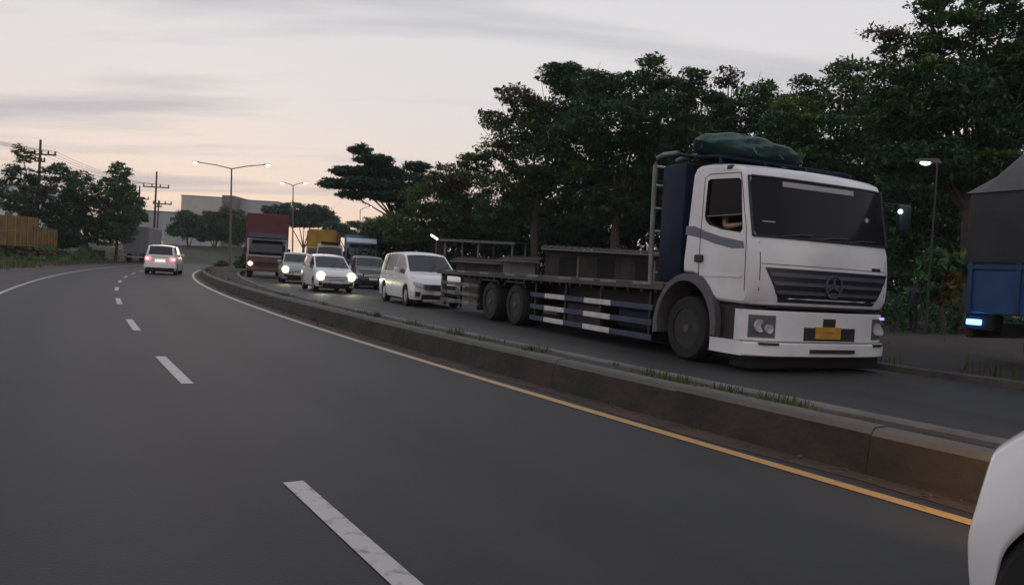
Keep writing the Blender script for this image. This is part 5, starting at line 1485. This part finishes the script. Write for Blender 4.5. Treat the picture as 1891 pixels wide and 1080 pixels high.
def tree(label, base, yy, lobes, kind='dark', leaf=.22, cr=.55, seed=1, trunk=.2, fork=.42, flat=.8, dens=1.0, per=42, group='trees beyond the oncoming road', name='leafy_tree', tops=(), deep=1.0, cat='tree', stray=.25):
    """lobes are foliage masses given where the picture shows them, at distance yy (+ own offset), and made round in depth"""
    b = on_road(base, yy)
    t = thing(name, label, cat, (b.x, b.y, 0), 0, group)
    r = np.random.RandomState(seed); org = np.array([b.x, b.y, 0])
    cl = {}; limbs = []
    s_ = yy / FPX
    for lb in lobes:
        px, py, a, c = lb[:4]; dy = lb[4] if len(lb) > 4 else r.uniform(-.5, .5) * a * s_ * 1.2
        kd = lb[5] if len(lb) > 5 else kind
        p = at(px, py, yy + dy); k = (yy + dy) / FPX
        c3 = np.array([p.x, p.y, p.z]) - org
        cl.setdefault(kd, []).extend(lobe_clusters(c3, a * k, max(a, c) * k * .9 * deep, c * k, cr, r, dens))
        # stray sprigs that break the outline
        for _ in range(int(stray * (a + c) * k / cr * 2)):
            d = r.normal(size=3); d /= np.linalg.norm(d); d[2] = abs(d[2]) * .9 - .2
            q = r.uniform(1.0, 1.28)
            cl[kd].append((np.array([c3[0] + d[0] * a * k * q, c3[1] + d[1] * a * k * q, c3[2] + d[2] * c * k * q]), cr * r.uniform(.25, .5)))
        limbs.append((c3, a * k))
        # lighter leaf sprays on the shoulders, skylight on the mass put into leaf colour
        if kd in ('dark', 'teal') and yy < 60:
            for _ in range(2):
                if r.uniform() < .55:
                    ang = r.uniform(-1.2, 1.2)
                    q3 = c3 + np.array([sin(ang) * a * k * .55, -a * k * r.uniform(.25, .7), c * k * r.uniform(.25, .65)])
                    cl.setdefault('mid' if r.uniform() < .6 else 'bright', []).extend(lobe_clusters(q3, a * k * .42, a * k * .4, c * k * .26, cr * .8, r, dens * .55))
    crown = None
    for i, kd in enumerate(cl):
        leaf_cloud('crown', cl[kd], leaf, LEAFM[kd], t, seed * 7 + i, flat, per)
    topz = max(l[0][2] for l in limbs); zf = topz * fork
    ctr = np.mean([l[0] for l in limbs], axis=0)
    fk = np.array([ctr[0] * .35, ctr[1] * .35, zf])
    mb = MB()
    mb.tube([(0, 0, -.1), (fk[0] * .3 + .06, fk[1] * .3, zf * .35), (fk[0] * .7 - .05, fk[1] * .7, zf * .7), tuple(fk)], [trunk * 1.35, trunk, trunk * .9, trunk * .8], 9)
    mb.build('trunk', M_BARK, t, smooth=50)
    mb = MB()
    for (c3, a) in limbs:
        m1 = fk * .55 + c3 * .45 + np.array([0, 0, .12 * np.linalg.norm(c3 - fk)]) * r.uniform(-.4, 1)
        mb.tube([tuple(fk - np.array([0, 0, trunk])), tuple(m1), tuple(c3)], [trunk * .45, trunk * .26, trunk * .10], 6, caps=False)
        for _ in range(5):
            e = c3 + r.normal(size=3) * a * np.array([.55, .55, .3]); mb.tube([tuple(m1 * .4 + c3 * .6), tuple((m1 + e) / 2 + r.normal(size=3) * .1), tuple(e)], [trunk * .13, trunk * .08, trunk * .03], 5, caps=False)
    mb.build('limbs', M_BARK, t, smooth=50)
    return t

# the umbrella shaped tree in the middle
tree('layered umbrella shaped tree standing alone against the sky', 738, 62,
     [(664, 276, 20, 9), (690, 295, 34, 10), (640, 318, 30, 9), (700, 318, 52, 12), (770, 308, 24, 9), (622, 340, 34, 9), (690, 342, 60, 12), (765, 332, 32, 11), (650, 360, 24, 7), (720, 362, 46, 10), (775, 352, 24, 9), (750, 385, 24, 12)],
     'teal', .30, .50, 5, .22, .50, flat=.85, dens=1.35, stray=.5)
tree('low green tree between the umbrella tree and the tall trees', 820, 52,
     [(760, 420, 55, 34), (830, 330, 48, 26, 0, 'olive'), (800, 372, 60, 34), (870, 345, 50, 34), (850, 400, 70, 40), (720, 425, 45, 30, 4, 'mid'), (690, 440, 30, 22, 6), (900, 420, 60, 40)],
     'mid', .26, .6, 6, .2, .35)
tree('tall tree at the left end of the tall row', 985, 47,
     [(950, 178, 38, 16, -1, 'olive'), (985, 205, 40, 26), (915, 222, 30, 18, 0, 'olive'), (960, 245, 60, 34, 0, 'mid'), (1030, 240, 60, 50), (925, 280, 40, 20, 0, 'olive'), (1000, 300, 70, 40), (960, 335, 60, 34, 0, 'mid'), (1050, 340, 70, 40), (985, 375, 58, 30), (930, 390, 60, 34), (1050, 400, 60, 34), (880, 300, 30, 18), (1055, 150, 50, 28), (1080, 200, 60, 50)],
     'dark', .26, .6, 7, .26, .40)
tree('tall dark tree with the highest top left of the truck cab', 1130, 44,
     [(1040, 140, 42, 20, 2), (1110, 160, 48, 30), (1200, 130, 28, 26, -1, 'mid'), (1175, 170, 60, 40), (1120, 225, 80, 55), (1210, 230, 70, 55), (1160, 300, 90, 55), (1090, 330, 70, 50), (1200, 350, 60, 40), (1130, 380, 70, 40), (1060, 270, 60, 50), (1220, 290, 60, 60), (1240, 170, 40, 26)],
     'dark', .26, .6, 8, .3, .40)
tree('tree with thin upright sprigs behind the truck cab', 1330, 41,
     [(1275, 150, 30, 22), (1345, 145, 20, 20, 0, 'olive'), (1395, 170, 36, 22, 0, 'mid'), (1300, 205, 60, 40), (1370, 220, 60, 36), (1290, 270, 70, 50), (1370, 285, 80, 50), (1440, 210, 50, 34, 0, 'bright'), (1450, 270, 60, 40), (1300, 350, 70, 50), (1420, 330, 70, 50), (1240, 220, 50, 50)],
     'dark', .26, .6, 9, .24, .42)
tree('green tree directly above the truck windshield', 1520, 38,
     [(1485, 160, 28, 22, 0, 'mid'), (1470, 205, 50, 26, 0, 'bright'), (1570, 135, 40, 24, 0, 'mid'), (1550, 180, 60, 36, 0, 'mid'), (1510, 245, 80, 44), (1600, 220, 60, 50), (1590, 300, 80, 50), (1480, 310, 70, 40), (1640, 370, 70, 60), (1560, 380, 70, 50), (1640, 260, 60, 60), (1450, 250, 50, 50)],
     'dark', .25, .6, 10, .24, .42)
tree('large spreading tree at the top right corner', 1790, 27,
     [(1635, 62, 30, 14, 0, 'olive'), (1680, 90, 50, 24, 0, 'mid'), (1715, 20, 36, 22), (1770, 60, 60, 36), (1830, 18, 50, 34), (1890, 60, 60, 50), (1650, 140, 50, 26, 0, 'mid'), (1730, 150, 80, 44), (1830, 150, 90, 60), (1680, 210, 90, 40, 0, 'mid'), (1790, 240, 100, 50), (1890, 230, 80, 60), (1930, 120, 80, 70), (1720, 300, 90, 40), (1840, 320, 90, 40), (1960, 30, 60, 40), (1640, 200, 50, 40), (1660, 280, 60, 40), (1760, 190, 80, 50), (1880, 160, 80, 60)],
     'dark', .21, .48, 11, .28, .40, dens=1.0)
tree('dark tree behind the roadside lamp at right', 1760, 34,
     [(1700, 350, 80, 60), (1790, 380, 80, 70), (1860, 350, 80, 60), (1720, 440, 70, 60), (1800, 470, 80, 60), (1900, 420, 70, 70), (1660, 440, 40, 60)],
     'dark', .25, .6, 12, .22, .3)
# darker growth that fills in behind the stalls
for k, (px, yy, lob) in enumerate(((930, 56, [(900, 440, 70, 36), (990, 430, 70, 30), (930, 405, 40, 22)]), (1090, 53, [(1060, 425, 70, 40), (1140, 405, 70, 50), (1200, 380, 60, 60)]), (1260, 52, [(1240, 350, 80, 80), (1330, 380, 90, 80), (1290, 450, 90, 50)]), (1450, 50, [(1430, 380, 90, 90), (1540, 400, 90, 90), (1480, 480, 90, 50), (1600, 480, 80, 60)]))):
    tree(['dark undergrowth behind the open stall', 'dark undergrowth behind the long stall', 'dark thicket behind the navy headboard', 'dark thicket hidden behind the truck cab'][k], px, yy, lob, 'teal', .32, .75, 30 + k, .14, .4, name='thicket_tree', dens=.9)
# the wood that closes the view behind stalls and trees: one mass of leaves
rw = np.random.RandomState(77); cls = []
for k in range(3000):
    px = rw.uniform(655, 1960); yy = rw.uniform(54, 66) if px < 1600 else rw.uniform(40, 60)
    top = np.interp(px, [655, 760, 850, 900, 1000, 1100, 1250, 1500, 1960], [440, 410, 375, 370, 385, 360, 300, 280, 250]) + 14 * sin(px * .05) + 10 * sin(px * .13)
    bot = 449 + .0577 * px + 14
    py = lerp(top, bot, rw.uniform(0, 1) ** .85)
    p = at(px, py, yy); cls.append((np.array([p.x, p.y, max(.2, p.z)]), rw.uniform(.6, 1.15)))
wd = leaf_cloud('background_wood', cls, .42, LEAFM['teal'], None, 5, .3, 40)
tag(wd, 'dark mass of trees closing the view behind the stalls', 'wood', kind='stuff')
cls = []
for k in range(360):
    px = rw.uniform(1560, 2000); yy = rw.uniform(25, 36); hh = rw.uniform(0, 1) ** 1.3 * (1.5 + .5 * sin(px * .06))
    p = on_road(px, yy); cls.append((np.array([p.x, p.y, .1 + hh]), rw.uniform(.3, .55)))
wd = leaf_cloud('roadside_undergrowth', cls, .22, LEAFM['dark'], None, 6, .3, 34)
tag(wd, 'dark shrubs and undergrowth on the far verge at right', 'undergrowth', kind='stuff')
# yellowish drooping plant on the far verge
tree('yellowish drooping plant beside the bystander', 1738, 24, [(1725, 490, 16, 30), (1745, 530, 9, 36, 0, 'yellow'), (1712, 520, 10, 30, 0, 'dark'), (1768, 500, 18, 34)], 'dark', .26, .3, 40, .07, .6, flat=.0, name='roadside_plant', cat='plant', group='plants on the far verge')
cls = []
for k in range(420):
    px = rw.uniform(-20, 245); yy = rw.uniform(60, 80); hh = rw.uniform(0, 1) ** 1.5 * (.9 + .5 * sin(px * .09))
    p = on_road(px, yy)
    if near_y(p)[1] > -9.5: continue
    cls.append((np.array([p.x, p.y, .05 + hh]), rw.uniform(.25, .55)))
wd = leaf_cloud('verge_undergrowth', cls, .24, LEAFM['mid'], None, 9, .3, 36)
tag(wd, 'low green undergrowth on the left verge beneath the trees', 'undergrowth', kind='stuff')
# left side
LG = 'trees on the left verge'
tree('thin sparse tree beside the tall left pole', 62, 68, [(42, 285, 20, 16, 0, 'olive'), (35, 318, 26, 16), (100, 318, 28, 20), (70, 345, 34, 18), (118, 340, 20, 18), (20, 350, 34, 20), (60, 380, 46, 22), (30, 375, 34, 18)], 'dark', .30, .55, 13, .15, .5, group=LG, dens=.55)
tree('rounded tree over the low dark wall', 160, 72, [(148, 330, 22, 14, 0, 'olive'), (160, 360, 40, 26), (125, 385, 36, 30), (175, 395, 40, 34), (140, 425, 44, 28), (190, 425, 34, 30), (110, 415, 30, 26)], 'dark', .30, .6, 14, .18, .45, group=LG, dens=.8)
tree('tall drooping tree at the right end of the left row', 213, 74, [(222, 318, 20, 16), (212, 345, 26, 22), (230, 352, 20, 22), (215, 385, 30, 30), (236, 395, 18, 28), (205, 420, 30, 26), (232, 430, 18, 22)], 'dark', .28, .55, 15, .13, .5, group=LG, flat=.3, dens=.7)
tree('slender sapling in front of the grey warehouse', 250, 92, [(252, 375, 12, 18), (245, 395, 14, 18), (260, 400, 10, 14)], 'dark', .28, .5, 16, .08, .6, group=LG, flat=.2)
tree('leafy bush beside the lower dump truck', 118, 74, [(115, 440, 22, 18), (100, 450, 18, 14), (135, 448, 16, 14)], 'bright', .28, .5, 17, .08, .3, group=LG, name='leafy_bush', cat='bush')
FG = 'trees round the far bend'
tree('round dark tree beside the far grey warehouse', 347, 132, [(345, 405, 24, 16), (340, 425, 28, 16), (362, 420, 18, 18)], 'dark', .5, .9, 18, .25, .3, group=FG)
tree('broad dark tree left of the tall twin lamp', 395, 138, [(390, 408, 26, 18), (405, 425, 30, 20), (378, 430, 24, 16), (420, 400, 18, 18, 0, 'olive')], 'dark', .5, .9, 19, .25, .3, group=FG)
tree('dark tree right of the tall twin lamp', 442, 145, [(440, 410, 20, 22), (452, 428, 22, 20), (432, 440, 18, 14)], 'mid', .5, .9, 20, .25, .3, group=FG)
tree('broad far tree above the yellow truck', 560, 150, [(510, 392, 26, 14), (545, 388, 34, 14), (585, 392, 30, 14), (560, 405, 50, 16), (605, 405, 20, 10)], 'teal', .55, .9, 21, .3, .35, group=FG)
tree('far tree right of the cream minibus', 640, 140, [(618, 420, 24, 14), (650, 425, 30, 16), (690, 420, 24, 20)], 'teal', .5, .9, 22, .25, .3, group=FG)
tree('distant grey green tree line closing the road at left', 370, 200, [(335, 432, 22, 10), (375, 435, 30, 9), (415, 434, 30, 10), (460, 430, 30, 12)], 'teal', .7, 1.2, 23, .25, .3, group=FG)
# bushes on the median
tree('bush on the median beneath the tall twin lamp', 452, 66, [(452, 478, 14, 12), (458, 490, 15, 8), (445, 488, 12, 8)], 'mid', .20, .32, 24, .05, .4, group='bushes on the median', name='leafy_bush', cat='bush')
tree('low clump at the tip of the median bend', 408, 70, [(410, 487, 10, 5), (402, 490, 8, 4)], 'olive', .18, .28, 25, .04, .4, group='bushes on the median', name='leafy_bush', cat='bush')
print('leaf triangles', TRI[0])

# ------------------------------------------------------------------ thin evening haze
hm = bpy.data.materials.new('haze'); hm.use_nodes = True
hn, hl = hm.node_tree.nodes, hm.node_tree.links
hn.remove(hn['Principled BSDF'])
pv = hn.new('ShaderNodeVolumePrincipled')
pv.inputs['Color'].default_value = (.80, .82, .86, 1); pv.inputs['Density'].default_value = HAZE
pv.inputs['Anisotropy'].default_value = 0.3
hl.new(pv.outputs[0], hn['Material Output'].inputs['Volume'])
mb = MB(); mb.box(-420, 420, -60, 420, -1.1, 40)
hz_ = mb.build('haze', hm); tag(hz_, 'thin evening haze over the road', 'haze', kind='stuff')
